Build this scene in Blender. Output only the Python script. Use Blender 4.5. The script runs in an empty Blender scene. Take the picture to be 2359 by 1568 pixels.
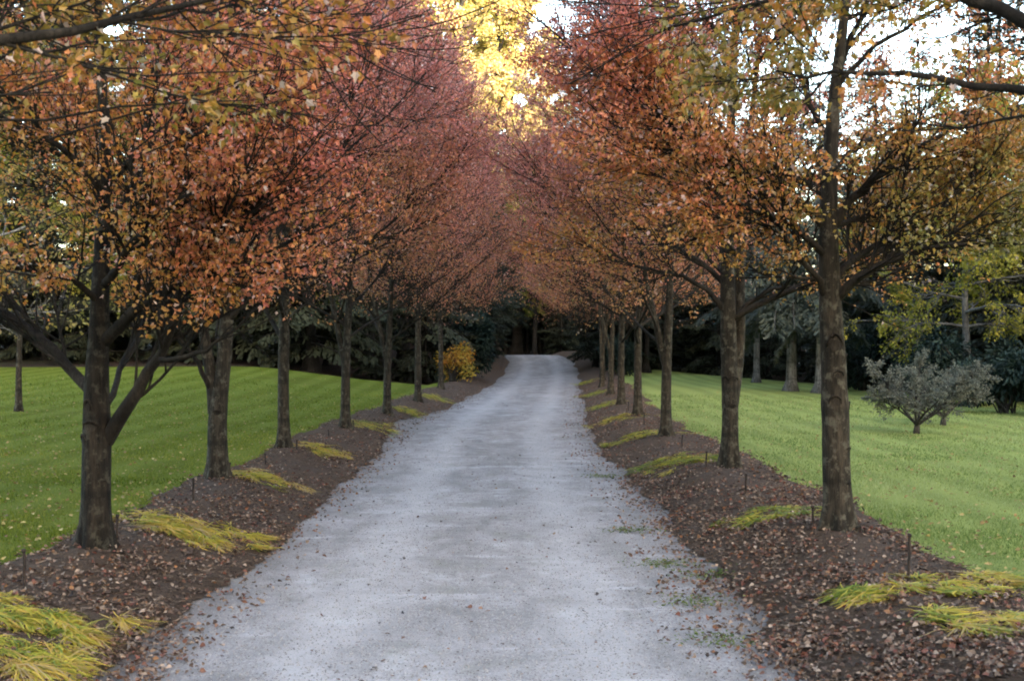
import bpy, math
import numpy as np

# ---------------------------------------------------------------- camera, sky, sun, exposure
scene = bpy.context.scene
COL = scene.collection
R = math.radians
EYE = 1.6
cam_d = bpy.data.cameras.new("camera")
cam_d.lens = 45.0
cam_d.sensor_width = 36.0
cam_d.clip_start = 0.1
cam_d.clip_end = 2000.0
cam_d.dof.use_dof = True
cam_d.dof.focus_distance = 13.0
cam_d.dof.aperture_fstop = 5.6
cam = bpy.data.objects.new("camera", cam_d)
cam.location = (0, 0, EYE)
cam.rotation_euler = (R(90), 0, 0)
COL.objects.link(cam)
scene.camera = cam

SUN_EL = 11.0
SUN_AZ = 160.0       # degrees clockwise from +Y : behind the camera, a little to the right
world = bpy.data.worlds.new("World")
scene.world = world
world.use_nodes = True
wn = world.node_tree.nodes
sky = wn.new("ShaderNodeTexSky")
sky.sky_type = 'NISHITA'
sky.sun_disc = False
sky.sun_elevation = R(SUN_EL)
sky.sun_rotation = R(SUN_AZ)
sky.air_density = 1.0
sky.dust_density = 2.0
sky.ozone_density = 0.4
bg = wn["Background"]
bg.inputs[1].default_value = 0.15
world.node_tree.links.new(sky.outputs[0], bg.inputs[0])

sun_d = bpy.data.lights.new("sun", 'SUN')
sun_d.energy = 2.4
sun_d.angle = R(0.5)
sun_d.color = (1.0, 0.90, 0.74)
sun = bpy.data.objects.new("sun", sun_d)
_az, _el = R(SUN_AZ), R(SUN_EL)
SUNV = np.array([math.sin(_az) * math.cos(_el), math.cos(_az) * math.cos(_el), math.sin(_el)])
from mathutils import Vector
sun.rotation_euler = Vector(-SUNV).to_track_quat('-Z', 'Y').to_euler()
COL.objects.link(sun)

vs = scene.view_settings
vs.view_transform = 'Standard'
vs.look = 'None'
vs.gamma = 1.0
vs.exposure = 3.5
cy = scene.cycles
cy.max_bounces = 10
cy.diffuse_bounces = 8
cy.glossy_bounces = 2
cy.transmission_bounces = 8
cy.filter_width = 1.9
cy.caustics_reflective = False
cy.caustics_refractive = False

# ---------------------------------------------------------------- small numeric helpers
F = 2949.0           # focal length in the 2359 px wide picture used for reading positions

def P(px, py, y):
    """Point at distance y seen at picture position px, py."""
    return np.array([(px - 1179.5) / F * y, y, EYE - (py - 784.0) / F * y])

def norm(v):
    return v / np.maximum(np.linalg.norm(v, axis=-1, keepdims=True), 1e-9)

def sstep(a, b, x):
    t = np.clip((x - a) / (b - a), 0, 1)
    return t * t * (3 - 2 * t)

def _hash(ix, iy, iz, s):
    h = (ix.astype(np.int64) * 374761393 + iy.astype(np.int64) * 668265263 + iz.astype(np.int64) * 2147483647 + s * 1442695041) & 0xffffffff
    h = ((h ^ (h >> 13)) * 1274126177) & 0xffffffff
    return ((h ^ (h >> 16)) & 0xffff) / 65535.0

def noise(x, y, z=0.0, s=0):
    x, y, z = np.broadcast_arrays(np.asarray(x, float), np.asarray(y, float), np.asarray(z, float))
    ix, iy, iz = np.floor(x), np.floor(y), np.floor(z)
    fx, fy, fz = x - ix, y - iy, z - iz
    fx, fy, fz = [f * f * (3 - 2 * f) for f in (fx, fy, fz)]
    out = 0
    for dx in (0, 1):
        for dy in (0, 1):
            for dz in (0, 1):
                w = (fx if dx else 1 - fx) * (fy if dy else 1 - fy) * (fz if dz else 1 - fz)
                out = out + w * _hash(ix + dx, iy + dy, iz + dz, s)
    return out * 2 - 1

# ---------------------------------------------------------------- mesh helpers
def build(name, verts, faces, mat, parent=None, color=None, smooth=False, loc=None):
    """One mesh object. faces: list of (F,k) index arrays."""
    verts = np.asarray(verts, np.float32).reshape(-1, 3)
    me = bpy.data.meshes.new(name)
    me.vertices.add(len(verts))
    me.vertices.foreach_set("co", verts.ravel())
    faces = [np.asarray(f, np.int32) for f in faces if len(f)]
    loops = np.concatenate([f.ravel() for f in faces])
    sizes = np.concatenate([np.full(len(f), f.shape[1], np.int32) for f in faces])
    starts = np.concatenate([[0], np.cumsum(sizes)[:-1]]).astype(np.int32)
    me.loops.add(len(loops))
    me.loops.foreach_set("vertex_index", loops)
    me.polygons.add(len(sizes))
    me.polygons.foreach_set("loop_start", starts)
    me.polygons.foreach_set("use_smooth", np.full(len(sizes), bool(smooth)))
    if color is not None:
        at = me.attributes.new("leaf_color", 'FLOAT_COLOR', 'POINT')
        c4 = np.ones((len(verts), 4), np.float32)
        c4[:, :3] = color
        at.data.foreach_set("color", c4.ravel())
    me.update(calc_edges=True)
    me.materials.append(mat)
    o = bpy.data.objects.new(name, me)
    COL.objects.link(o)
    if parent is not None:
        o.parent = parent
    if loc is not None:
        o.location = loc
    return o

def thing(name, label, cat, loc=(0, 0, 0), rz=0.0, group=None):
    o = bpy.data.objects.new(name, None)
    o.empty_display_size = 0.2
    COL.objects.link(o)
    o.location = loc
    o.rotation_euler = (0, 0, rz)
    o["label"] = label
    o["category"] = cat
    if group:
        o["group"] = group
    return o

def tag(o, label=None, cat=None, group=None, kind=None):
    for k, v in (("label", label), ("category", cat), ("group", group), ("kind", kind)):
        if v:
            o[k] = v
    return o

def dup(root, loc, rz, scale, label, group=None):
    r = root.copy()
    COL.objects.link(r)
    r.location = loc
    r.rotation_euler = (0, 0, rz)
    r.scale = scale if hasattr(scale, "__len__") else (scale,) * 3
    r["label"] = label
    if group:
        r["group"] = group
    for ch in list(root.children):
        c = ch.copy()
        COL.objects.link(c)
        c.parent = r
    return r

def tubes(pts, rad, sides):
    """pts (B,K,3), rad (B,K) -> verts, quads."""
    B, K, _ = pts.shape
    t = norm(np.gradient(pts, axis=1))
    main = norm(pts[:, -1] - pts[:, 0])
    ref = np.where(np.abs(main[:, 2:3]) < 0.75, np.array([[0, 0, 1.0]]), np.array([[1.0, 0.13, 0]]))
    n1 = norm(np.cross(t, ref[:, None, :]))
    n2 = np.cross(t, n1)
    a = np.arange(sides) / sides * 2 * np.pi
    v = pts[:, :, None, :] + rad[:, :, None, None] * (np.cos(a)[None, None, :, None] * n1[:, :, None, :] + np.sin(a)[None, None, :, None] * n2[:, :, None, :])
    idx = np.arange(B * K * sides).reshape(B, K, sides)
    j = np.roll(idx, -1, axis=2)
    q = np.stack([idx[:, :-1], j[:, :-1], j[:, 1:], idx[:, 1:]], -1).reshape(-1, 4)
    return v.reshape(-1, 3), q

class Acc:
    def __init__(self):
        self.v, self.f, self.n, self.c = [], [], 0, []
    def add(self, v, f, c=None):
        self.v.append(v)
        for a in (f if isinstance(f, list) else [f]):
            self.f.append(np.asarray(a) + self.n)
        self.n += len(v)
        if c is not None:
            self.c.append(np.broadcast_to(c, (len(v), 3)))
    def build(self, name, mat, parent=None, smooth=False, loc=None):
        return build(name, np.concatenate(self.v), self.f, mat, parent, np.concatenate(self.c) if self.c else None, smooth, loc)

# leaf outlines: two halves that meet in the midrib (u along, w across)
MAPLE = np.array([(0, 0), (-.02, .22), (.25, .26), (.50, .48), (.60, .22), (1.0, .02), (.62, -.21), (.55, -.46), (.22, -.25), (-.05, -.25)])
MAPLE_F = np.array([[0, 5, 4, 3, 2, 1], [0, 9, 8, 7, 6, 5]])
LANCE = np.array([(0, 0), (.35, .17), (.75, .14), (1, 0), (.75, -.14), (.35, -.17)])
LANCE_F = np.array([[0, 3, 2, 1], [0, 5, 4, 3]])
OVAL = np.array([(0, 0), (.45, .36), (1, 0), (.45, -.36)])
CURL = np.array([(0, 0), (.1, .32), (.5, .42), (.72, .25), (1, .06), (.78, -.22), (.42, -.46), (.05, -.26)])
CURL_F = np.array([[0, 4, 3, 2, 1], [0, 7, 6, 5, 4]])
OVAL_F = np.array([[0, 2, 1], [0, 3, 2]])
NEEDLE = np.array([(0, -.10), (0, .10), (1, .16), (1, -.16)])
NEEDLE_F = np.array([[0, 3, 2, 1]])

def leaves(pos, axis, nrm, size, shape, fold=0.25, curl=0.12):
    if hasattr(fold, '__len__'):
        fold = fold[:, None, None]
    if hasattr(curl, '__len__'):
        curl = curl[:, None, None]
    S, SF = shape
    axis = norm(axis)
    side = norm(np.cross(nrm, axis))
    up = np.cross(axis, side)
    N, M = len(pos), len(S)
    u = S[:, 0][None, :, None] * size[:, None, None]
    w = S[:, 1][None, :, None] * size[:, None, None]
    v = pos[:, None, :] + u * axis[:, None, :] + w * side[:, None, :] + (np.abs(w) * fold - curl * u * S[:, 0][None, :, None]) * up[:, None, :]
    f = (np.arange(N)[:, None, None] * M + SF[None]).reshape(-1, SF.shape[1])
    return v.reshape(-1, 3), f

def ramp(t, stops):
    xs = np.linspace(0, 1, len(stops))
    st = np.array(stops)
    t = np.clip(t, 0, 1)
    return np.stack([np.interp(t, xs, st[:, i]) for i in range(3)], -1)

def grow(start, d, length, K, up, wob, rng):
    B = len(start)
    pts = np.empty((B, K, 3))
    p = start.copy()
    d = norm(d)
    up = np.broadcast_to(np.asarray(up, float), (B,))
    pts[:, 0] = p
    for k in range(1, K):
        d = norm(d + up[:, None] / K * np.array([0, 0, 1.0]) + rng.normal(0, wob / math.sqrt(K), (B, 3)))
        p = p + d * (length / (K - 1))[:, None]
        pts[:, k] = p
    return pts

def along(pts, i, t):
    K = pts.shape[1]
    x = np.clip(t, 0, .9999) * (K - 1)
    k = x.astype(int)
    f = (x - k)[:, None]
    a, b = pts[i, k], pts[i, k + 1]
    return a * (1 - f) + b * f, norm(b - a)

def spawn(pts, rad, n, t0, t1, a0, a1, ls, K, up, wob, rng, r0=.6, flat=0.0):
    """n children spread over the parents by length."""
    B = len(pts)
    L = np.linalg.norm(np.diff(pts, axis=1), axis=2).sum(1)
    i = rng.choice(B, n, p=L / L.sum())
    t = rng.uniform(t0, t1, n)
    p, tan = along(pts, i, t)
    perp = rng.normal(0, 1, (n, 3)) * np.array([1, 1, 1 - flat])
    perp = norm(perp - (perp * tan).sum(1, keepdims=True) * tan)
    a = rng.uniform(a0, a1, n)[:, None]
    d = np.cos(a) * tan + np.sin(a) * perp
    ln = np.minimum(L[i], 2.6) * ls * (1 - .55 * t) * rng.uniform(.55, 1.15, n)
    q = grow(p, d, ln, K, up, wob, rng)
    rp, _ = along(rad[:, :, None].repeat(3, 2), i, t)
    r = np.minimum(rp[:, 0] * r0, .008 + ln * .011)
    rr = r[:, None] * np.linspace(1, .35, K)[None]
    return q, rr

def resample(pl, K):
    pl = np.asarray(pl, float)
    s = np.concatenate([[0], np.cumsum(np.linalg.norm(np.diff(pl[:, :3], axis=0), axis=1))])
    x = np.linspace(0, s[-1], K)
    # smooth interpolation through the points
    out = np.stack([np.interp(x, s, pl[:, c]) for c in range(pl.shape[1])], -1)
    for _ in range(2):
        out[1:-1] = .25 * out[:-2] + .5 * out[1:-1] + .25 * out[2:]
    return out

# ---------------------------------------------------------------- materials
class NT:
    def __init__(self, name):
        self.m = bpy.data.materials.new(name)
        self.m.use_nodes = True
        self.t = self.m.node_tree
        self.b = self.t.nodes["Principled BSDF"]
        self.out = self.t.nodes["Material Output"]
    def n(self, kind, **kw):
        nd = self.t.nodes.new("ShaderNode" + kind)
        for k, v in kw.items():
            setattr(nd, k, v)
        return nd
    def l(self, a, b):
        self.t.links.new(a, b)
    def coord(self, scale=(1, 1, 1), src="Object"):
        tc = self.n("TexCoord")
        mp = self.n("Mapping")
        mp.inputs["Scale"].default_value = scale
        self.l(tc.outputs[src], mp.inputs[0])
        return mp.outputs[0]
    def noise(self, co, scale, detail=4, rough=.6, dist=0.0):
        nd = self.n("TexNoise")
        nd.inputs["Scale"].default_value = scale
        nd.inputs["Detail"].default_value = detail
        nd.inputs["Roughness"].default_value = rough
        nd.inputs["Distortion"].default_value = dist
        self.l(co, nd.inputs["Vector"])
        return nd.outputs["Fac"]
    def ramp(self, fac, stops):
        nd = self.n("ValToRGB")
        e = nd.color_ramp.elements
        while len(e) < len(stops):
            e.new(.5)
        for el, (p, c) in zip(e, stops):
            el.position = p
            el.color = (*c, 1) if hasattr(c, "__len__") else (c, c, c, 1)
        self.l(fac, nd.inputs[0])
        return nd.outputs[0]
    def mix(self, a, b, fac, mode='MIX'):
        nd = self.n("Mix", data_type='RGBA', blend_type=mode)
        for v, i in ((fac, 0), (a, 6), (b, 7)):
            if hasattr(v, "is_linked") or hasattr(v, "node"):
                self.l(v, nd.inputs[i])
            else:
                nd.inputs[i].default_value = (*v, 1) if hasattr(v, "__len__") else v
        return nd.outputs[2]
    def bump(self, h, strength, dist=.02):
        nd = self.n("Bump")
        nd.inputs["Strength"].default_value = strength
        nd.inputs["Distance"].default_value = dist
        self.l(h, nd.inputs["Height"])
        self.l(nd.outputs[0], self.b.inputs["Normal"])
    def rough(self, r, spec=.3):
        self.b.inputs["Roughness"].default_value = r
        self.b.inputs["Specular IOR Level"].default_value = spec
    def base(self, c):
        self.l(c, self.b.inputs["Base Color"])

def leaf_mat(name, trans=.35, rough=.5, spec=.35):
    k = NT(name)
    at = k.n("Attribute", attribute_name="leaf_color")
    k.base(at.outputs["Color"])
    k.rough(rough, spec)
    tr = k.n("BsdfTranslucent")
    hs = k.n("HueSaturation")
    hs.inputs["Saturation"].default_value = 1.1
    hs.inputs["Value"].default_value = 1.25
    k.l(at.outputs["Color"], hs.inputs["Color"])
    k.l(hs.outputs[0], tr.inputs[0])
    mx = k.n("MixShader")
    mx.inputs[0].default_value = trans
    k.l(k.b.outputs[0], mx.inputs[1])
    k.l(tr.outputs[0], mx.inputs[2])
    k.l(mx.outputs[0], k.out.inputs[0])
    return k.m

def bark_mat(name, dark, light, lichen=None, vs=5.0):
    k = NT(name)
    co = k.coord((1, 1, .22))
    n1 = k.noise(co, vs * 6, 6, .65)
    n2 = k.noise(k.coord((1, 1, .6)), vs * .6, 4, .6)
    fis0 = k.noise(k.coord((1, 1, .10)), vs * 7, 5, .75, .5)
    c = k.ramp(k.mix(n1, fis0, .55), [(.40, dark), (.61, light)])
    c = k.mix(c, tuple(x * .45 for x in dark), k.ramp(n2, [(.42, 0.0), (.62, .75)]))
    if lichen:
        n3 = k.noise(k.coord((1, 1, .8)), vs * 3, 5, .7)
        c = k.mix(c, lichen, k.ramp(n3, [(.52, 0.0), (.62, .7)]))
    # rings of old branch scars across the stem
    w = k.n("TexWave", wave_type='BANDS', bands_direction='Z')
    w.inputs["Scale"].default_value = .55
    w.inputs["Distortion"].default_value = 11
    w.inputs["Detail"].default_value = 3
    k.l(k.coord((1, 1, 1)), w.inputs[0])
    c = k.mix(c, tuple(x * .5 for x in dark), k.ramp(w.outputs["Fac"], [(.93, 0.0), (.995, .5)]))
    k.base(c)
    k.rough(.9, .15)
    fis = k.noise(k.coord((1, 1, .12)), vs * 9, 5, .75, .5)
    k.bump(k.mix(n1, fis, .6), 1.0, .022)
    return k.m

M = {}
M["maple"] = leaf_mat("maple_leaf", .36, .38, .5)
M["far_leaf"] = leaf_mat("woodland_leaf", .40, .6, .25)
M["needle"] = leaf_mat("conifer_needle", .15, .6, .2)
M["evergreen"] = leaf_mat("glossy_evergreen_leaf", .1, .55, .15)
M["blade"] = leaf_mat("grass_blade", .35, .6, .12)
M["litter"] = leaf_mat("fallen_leaf", .1, .7, .25)
M["chip"] = leaf_mat("bark_chip", 0.0, .9, .1)
M["bark"] = bark_mat("maple_bark", (.013, .0105, .0075), (.058, .046, .032), (.095, .086, .062))
M["bark_shaded"] = bark_mat("shaded_maple_bark", (.006, .005, .004), (.034, .026, .018), (.055, .050, .036))  # nearest left trunk: bark copy with mostly shade put into its colour
M["limb"] = bark_mat("limb_bark", (.014, .011, .008), (.040, .032, .024), None, 7)
M["scar"] = bark_mat("scar_bark", (.014, .011, .008), (.045, .035, .025), None, 9)
M["bark_far"] = bark_mat("woodland_bark", (.014, .012, .010), (.040, .035, .030), None, 2)
M["bark_pale"] = bark_mat("pale_bark", (.07, .068, .062), (.19, .19, .185), (.035, .035, .03), 3)
M["bark_apple"] = bark_mat("apple_bark", (.03, .027, .024), (.08, .075, .065), None, 8)

def m_gravel():
    k = NT("gravel")
    co = k.coord()
    fine = k.noise(co, 75, 3, .75)
    mid = k.noise(k.coord((1.0, 1.0, 1)), 9, 5, .65)
    big = k.noise(k.coord((1.0, .35, 1)), .9, 5, .6, .4)
    band = k.noise(k.coord((.6, 2.4, 1)), 1.1, 4, .6, .3)
    c = k.ramp(fine, [(.28, (.10, .086, .080)), (.5, (.285, .253, .238)), (.75, (.475, .43, .40))])
    c = k.mix(c, (.45, .40, .38), k.ramp(big, [(.42, 0.0), (.68, .6)]))
    c = k.mix(c, (.56, .52, .505), k.ramp(band, [(.58, 0.0), (.70, .55)]))
    c = k.mix(c, (.17, .150, .14), k.ramp(mid, [(.30, .6), (.46, 0.0)]))
    pat = k.noise(k.coord((1, .6, 1)), 2.6, 7, .72, .5)
    c = k.mix(c, (.155, .14, .13), k.ramp(pat, [(.36, .55), (.52, 0.0)]))
    c = k.mix(c, (.60, .57, .54), k.ramp(pat, [(.56, 0.0), (.70, .5)]))
    at_ = k.n("Attribute", attribute_name="across")
    ab = k.n("Math", operation='ABSOLUTE'); k.l(at_.outputs["Fac"], ab.inputs[0])
    wob = k.n("Math", operation='MULTIPLY_ADD'); k.l(k.noise(k.coord((1, .7, 1)), 1.6, 5, .7), wob.inputs[0]); wob.inputs[1].default_value = .9; k.l(ab.outputs[0], wob.inputs[2])
    dv = k.n("Math", operation='MULTIPLY'); k.l(wob.outputs[0], dv.inputs[0]); dv.inputs[1].default_value = .4
    c = k.mix(c, (.53, .48, .455), k.ramp(dv.outputs[0], [(.32, 0.0), (.44, .45), (.50, .45), (.60, 0.0)]))
    c = k.mix(c, (.115, .095, .08), k.ramp(dv.outputs[0], [(.66, 0.0), (.92, .72)]))
    c = k.mix(c, (.21, .20, .13), k.ramp(k.noise(k.coord((1, .5, 1)), 3.0, 5, .7), [(.56, 0.0), (.72, .35)]))
    c = k.mix(c, (.73, .75, .79), 1.0, 'MULTIPLY')
    k.base(c)
    k.rough(.85, .25)
    h = k.mix(fine, mid, .35)
    k.bump(h, .55, .02)
    return k.m

def m_mulch():
    k = NT("mulch")
    co = k.coord()
    fine = k.noise(k.coord((1, 1.6, 1)), 38, 7, .85, .8)
    big = k.noise(co, 1.7, 4, .6)
    c = k.ramp(fine, [(.27, (.020, .013, .010)), (.5, (.082, .054, .037)), (.78, (.20, .142, .105))])
    c = k.mix(c, (.085, .065, .055), k.ramp(big, [(.4, 0.0), (.7, .6)]))
    k.base(c)
    k.rough(.95, .1)
    k.bump(fine, 1.0, .035)
    return k.m

def m_lawn(g=1.0, pale=0.0):
    k = NT("mown_grass")
    co = k.coord()
    fine = k.noise(k.coord((1, .55, 1)), 60, 4, .8)
    mid = k.noise(co, 2.2, 5, .65)
    big = k.noise(co, .28, 4, .55)
    w = k.n("TexWave", wave_type='BANDS', bands_direction='X')
    w.inputs["Scale"].default_value = .42
    w.inputs["Distortion"].default_value = 5.0
    k.l(k.coord((1, .22, 1)), w.inputs[0])
    c = k.ramp(fine, [(.25, (.060, .085, .012)), (.55, (.150, .185, .032)), (.8, (.26, .29, .075))])
    c = k.mix(c, (.22, .24, .055), k.ramp(mid, [(.45, 0.0), (.7, .6)]))
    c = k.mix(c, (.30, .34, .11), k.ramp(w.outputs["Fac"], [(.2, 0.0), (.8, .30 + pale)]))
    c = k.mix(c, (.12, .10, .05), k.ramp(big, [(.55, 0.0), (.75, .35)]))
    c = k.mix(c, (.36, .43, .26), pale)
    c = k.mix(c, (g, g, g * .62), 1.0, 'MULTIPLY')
    k.base(c)
    k.rough(.9, .05)
    k.bump(fine, .9, .04)
    return k.m

def m_litter_floor():
    k = NT("forest_floor")
    co = k.coord()
    fine = k.noise(co, 14, 5, .8)
    big = k.noise(co, .5, 4, .6)
    c = k.ramp(fine, [(.3, (.012, .008, .006)), (.55, (.045, .029, .021)), (.8, (.11, .068, .046))])
    c = k.mix(c, (.035, .045, .018), k.ramp(big, [(.5, 0.0), (.7, .6)]))
    k.base(c)
    k.rough(.95, .1)
    k.bump(fine, 1.0, .08)
    return k.m

def m_stake():
    k = NT("rusty_metal")
    n = k.noise(k.coord(), 40, 4, .7)
    k.base(k.ramp(n, [(.35, (.008, .007, .006)), (.75, (.045, .025, .017))]))
    k.rough(.75, .3)
    return k.m

def m_sun_blocker():
    k = NT("sun_blocker_surface")
    n = k.noise(k.coord(), .12, 6, .7)
    k.base(k.ramp(n, [(.35, (.03, .04, .02)), (.7, (.10, .075, .03))]))
    k.rough(.95, .1)
    return k.m

M["gravel"], M["mulch"], M["lawn"], M["floor"], M["stake"], M["sun_blocker"] = m_gravel(), m_mulch(), m_lawn(.64), m_litter_floor(), m_stake(), m_sun_blocker()

M["lawn_skylit"] = m_lawn(.76, .42)  # right lawn: same grass, its stronger sky light put into the colour
# ---------------------------------------------------------------- the lie of the land
_cy = np.array([-400, -10, 6, 12, 22, 35, 49, 60, 68, 76, 85, 95, 115, 400])
_cx = np.array([-.25, -.25, -.25, -.25, -.32, .33, 1.0, 1.45, 1.5, .3, -3, -8, -20, -60])
def cen(y):
    y = np.asarray(y, float)
    return (np.interp(y - 3, _cy, _cx) + np.interp(y, _cy, _cx) * 2 + np.interp(y + 3, _cy, _cx)) / 4

LEFT = [(-2.67, 8.24), (-2.82, 12.3), (-2.82, 15.8), (-2.58, 19.8), (-2.34, 24.0), (-2.13, 29.0), (-1.98, 35.6)]
RIGHT = [(2.30, 9.05), (2.29, 13.5), (2.15, 17.9), (2.24, 22.8), (2.26, 26.5), (2.47, 32.0), (2.67, 37.9), (3.0, 42.5), (3.25, 46.5)]
NEAR = [(-2.62, 3.9), (2.38, 4.75)]
ROW = np.array(LEFT + RIGHT + NEAR)

def rise(y):
    t = np.clip(np.asarray(y, float) - 45, 0, None)
    up = np.where(t < 20, .0012 * t * t, .48 + .30 * sstep(20, 26, t) - .55 * sstep(26, 42, t))
    return up + .13 * np.clip(np.asarray(y, float) - 98, 0, 90)

def ground_z(x, y):
    x, y = np.broadcast_arrays(np.asarray(x, float), np.asarray(y, float))
    d = x - cen(y)
    z = np.zeros_like(d)
    # left: bank up to the bed, lawn climbing to the woods
    yl = np.clip(y, 0, 70)
    L = .20 * sstep(1.55, 2.5, -d) + .00040 * yl * yl * sstep(2.9, 9, -d)
    Rr = .19 * sstep(1.55, 2.4, d) - np.clip(.020 * (d - 3.0), 0, .5) * 1.0
    z = z + np.where(d < 0, L, Rr)
    for tx, ty in ROW:
        z = z + .045 * np.exp(-(((x - tx) / .55) ** 2 + ((y - ty) / .62) ** 2))
    far = sstep(60, 150, np.hypot(x, y - 10))
    z = z + rise(y) + far * (2.5 * noise(x / 35, y / 35, 0, 5))
    return z

def gz(x, y):
    return float(ground_z(np.array([x]), np.array([y]))[0])

def rows_y(y0, y1, k=.006, m=.03):
    ys = [y0]
    while ys[-1] < y1:
        ys.append(ys[-1] + max(m, abs(ys[-1]) * k))
    return np.array(ys)

def sheet(name, ys, edge_a, edge_b, cols, off, mat, power=1.0, across=False):
    a, b = edge_a(ys), edge_b(ys)
    t = np.linspace(0, 1, cols) ** power
    d = a[:, None] + (b - a)[:, None] * t[None]
    x = d + cen(ys)[:, None]
    y = np.broadcast_to(ys[:, None], x.shape)
    z = ground_z(x, y)
    if np.isscalar(off):
        z = z + off
    else:
        z = z + off(x, y, d, t[None])
    v = np.stack([x, y, z], -1).reshape(-1, 3)
    idx = np.arange(len(v)).reshape(len(ys), cols)
    q = np.stack([idx[:-1, :-1], idx[:-1, 1:], idx[1:, 1:], idx[1:, :-1]], -1).reshape(-1, 4)
    if b[0] < a[0]:
        q = q[:, ::-1]
    o = build(name, v, [q], mat, smooth=True)
    if across:                                   # metres from the middle of the drive, for wheel tracks and dirty margins
        at_ = o.data.attributes.new('across', 'FLOAT', 'POINT')
        at_.data.foreach_set('value', d.astype(np.float32).ravel())
    return o

const = lambda c: (lambda ys: np.full(len(ys), float(c)))
# one ground sheet out to the horizon
gx = np.concatenate([-np.geomspace(9, 420, 30)[::-1], np.linspace(-8.5, 8.5, 69), np.geomspace(9, 420, 30)])
gy = np.concatenate([np.linspace(-420, -20, 20), np.linspace(-16, 60, 150), np.geomspace(62, 460, 40)])
X, Y = np.meshgrid(gx, gy)
Z = ground_z(X, Y) - .06 - .1 * (np.abs(X - cen(Y)) < 9)
v = np.stack([X, Y, Z], -1).reshape(-1, 3)
ii = np.arange(len(v)).reshape(X.shape)
tag(build("ground", v, [np.stack([ii[:-1, :-1], ii[:-1, 1:], ii[1:, 1:], ii[1:, :-1]], -1).reshape(-1, 4)], M["floor"], smooth=True), kind="structure")

ys_road = rows_y(-30, 100, .01, .1)
tag(sheet("gravel_drive", ys_road, const(-2.0), const(2.0), 41,
          lambda x, y, d, t: .016 + .010 * noise(x * 1.3, y * .8, 0, 3) * (1 - sstep(1.0, 1.5, np.abs(d))) - .018 * (d / 1.6) ** 2, M["gravel"], across=True), kind="structure")

def nf(ys): return 1 - sstep(16, 30, ys)
def edge_l(ys): return -1.62 - .10 * noise(ys * .5, 0, 0, 1) - .07 * noise(ys * 2.3, 0, 0, 2) * (.35 + .65 * nf(ys)) - .04 * noise(ys * 9, 0, 0, 4) * nf(ys) - .28 * sstep(18, 23, ys) * (1 - sstep(24, 30, ys))
def edge_r(ys): return 1.60 + .10 * noise(ys * .5, 0, 0, 7) + .07 * noise(ys * 2.3, 0, 0, 8) * (.35 + .65 * nf(ys)) + .04 * noise(ys * 9, 0, 0, 9) * nf(ys)
def out_l(ys): return -2.78 - .13 * noise(ys * .7, 0, 0, 11) - .05 * noise(ys * 3, 0, 0, 12) - .03 * noise(ys * 9, 0, 0, 13) * nf(ys)
def out_r(ys): return 3.08 + .15 * noise(ys * .7, 0, 0, 14) + .05 * noise(ys * 3, 0, 0, 15) + .03 * noise(ys * 9, 0, 0, 16) * nf(ys)

def bed_off(x, y, d, t):
    return .007 + .030 * sstep(0, .12, t) * sstep(0, .06, 1 - t) + (.014 * noise(x * 9, y * 7, 0, 21) + .014 * noise(x * 2.6, y * 2.2, 0, 22)) * sstep(0, .15, t) * sstep(0, .08, 1 - t)
ys_bed = rows_y(-12, 74, .004, .035)
tag(sheet("mulch_bed", ys_bed, edge_l, out_l, 34, bed_off, M["mulch"]), kind="structure")
tag(sheet("mulch_bed", ys_bed, edge_r, out_r, 40, bed_off, M["mulch"]), kind="structure")

LW = lambda ys: np.interp(ys, [-40, 0, 30, 36, 40, 44], [-40, -40, -34, -24, -10, -2.9])
def lawn_left_far(ys): return np.interp(ys, [-40, 34, 40, 44, 48, 54], [-45, -45, -8, -14, -20, -26]) 
ys_lawn = rows_y(-25, 56, .008, .08)
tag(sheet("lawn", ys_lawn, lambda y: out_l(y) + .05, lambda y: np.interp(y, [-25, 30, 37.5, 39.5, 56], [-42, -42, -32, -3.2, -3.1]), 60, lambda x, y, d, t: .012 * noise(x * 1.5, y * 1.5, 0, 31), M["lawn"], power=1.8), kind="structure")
tag(sheet("lawn", ys_lawn, lambda y: out_r(y) - .05, lambda y: np.interp(y, [-25, 24, 30, 38, 45, 56], [30, 22, 15.5, 12.5, 10.5, 5.5]), 60, lambda x, y, d, t: .012 * noise(x * 1.5, y * 1.5, 0, 32), M["lawn_skylit"], power=1.5), kind="structure")
# lawn beyond the first strip on the left, up to the trees
# hill shape added, unseen, behind the camera to block the low sun
hx = np.linspace(-420, 420, 60)
hy = np.array([-330, -240, -190, -165, -150, -138, -120, -95, -70])
hp = np.array([0, 30, 50, 58, 60, 56, 40, 16, -1.0])
HX, HY = np.meshgrid(hx, hy)
HZ = hp[:, None] + 3.0 * noise(HX / 18, HY / 30, 0, 41) - 1
v = np.stack([HX, HY, HZ], -1).reshape(-1, 3)
ii = np.arange(len(v)).reshape(HX.shape)
tag(build("sun_blocker", v, [np.stack([ii[:-1, :-1], ii[:-1, 1:], ii[1:, 1:], ii[1:, :-1]], -1).reshape(-1, 4)], M["sun_blocker"], smooth=True), kind="structure")

# ---------------------------------------------------------------- maples of the avenue
PAL = [(.17, .16, .030), (.33, .22, .040), (.47, .215, .050), (.50, .165, .065), (.48, .145, .105), (.49, .17, .15), (.53, .27, .25)]

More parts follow.
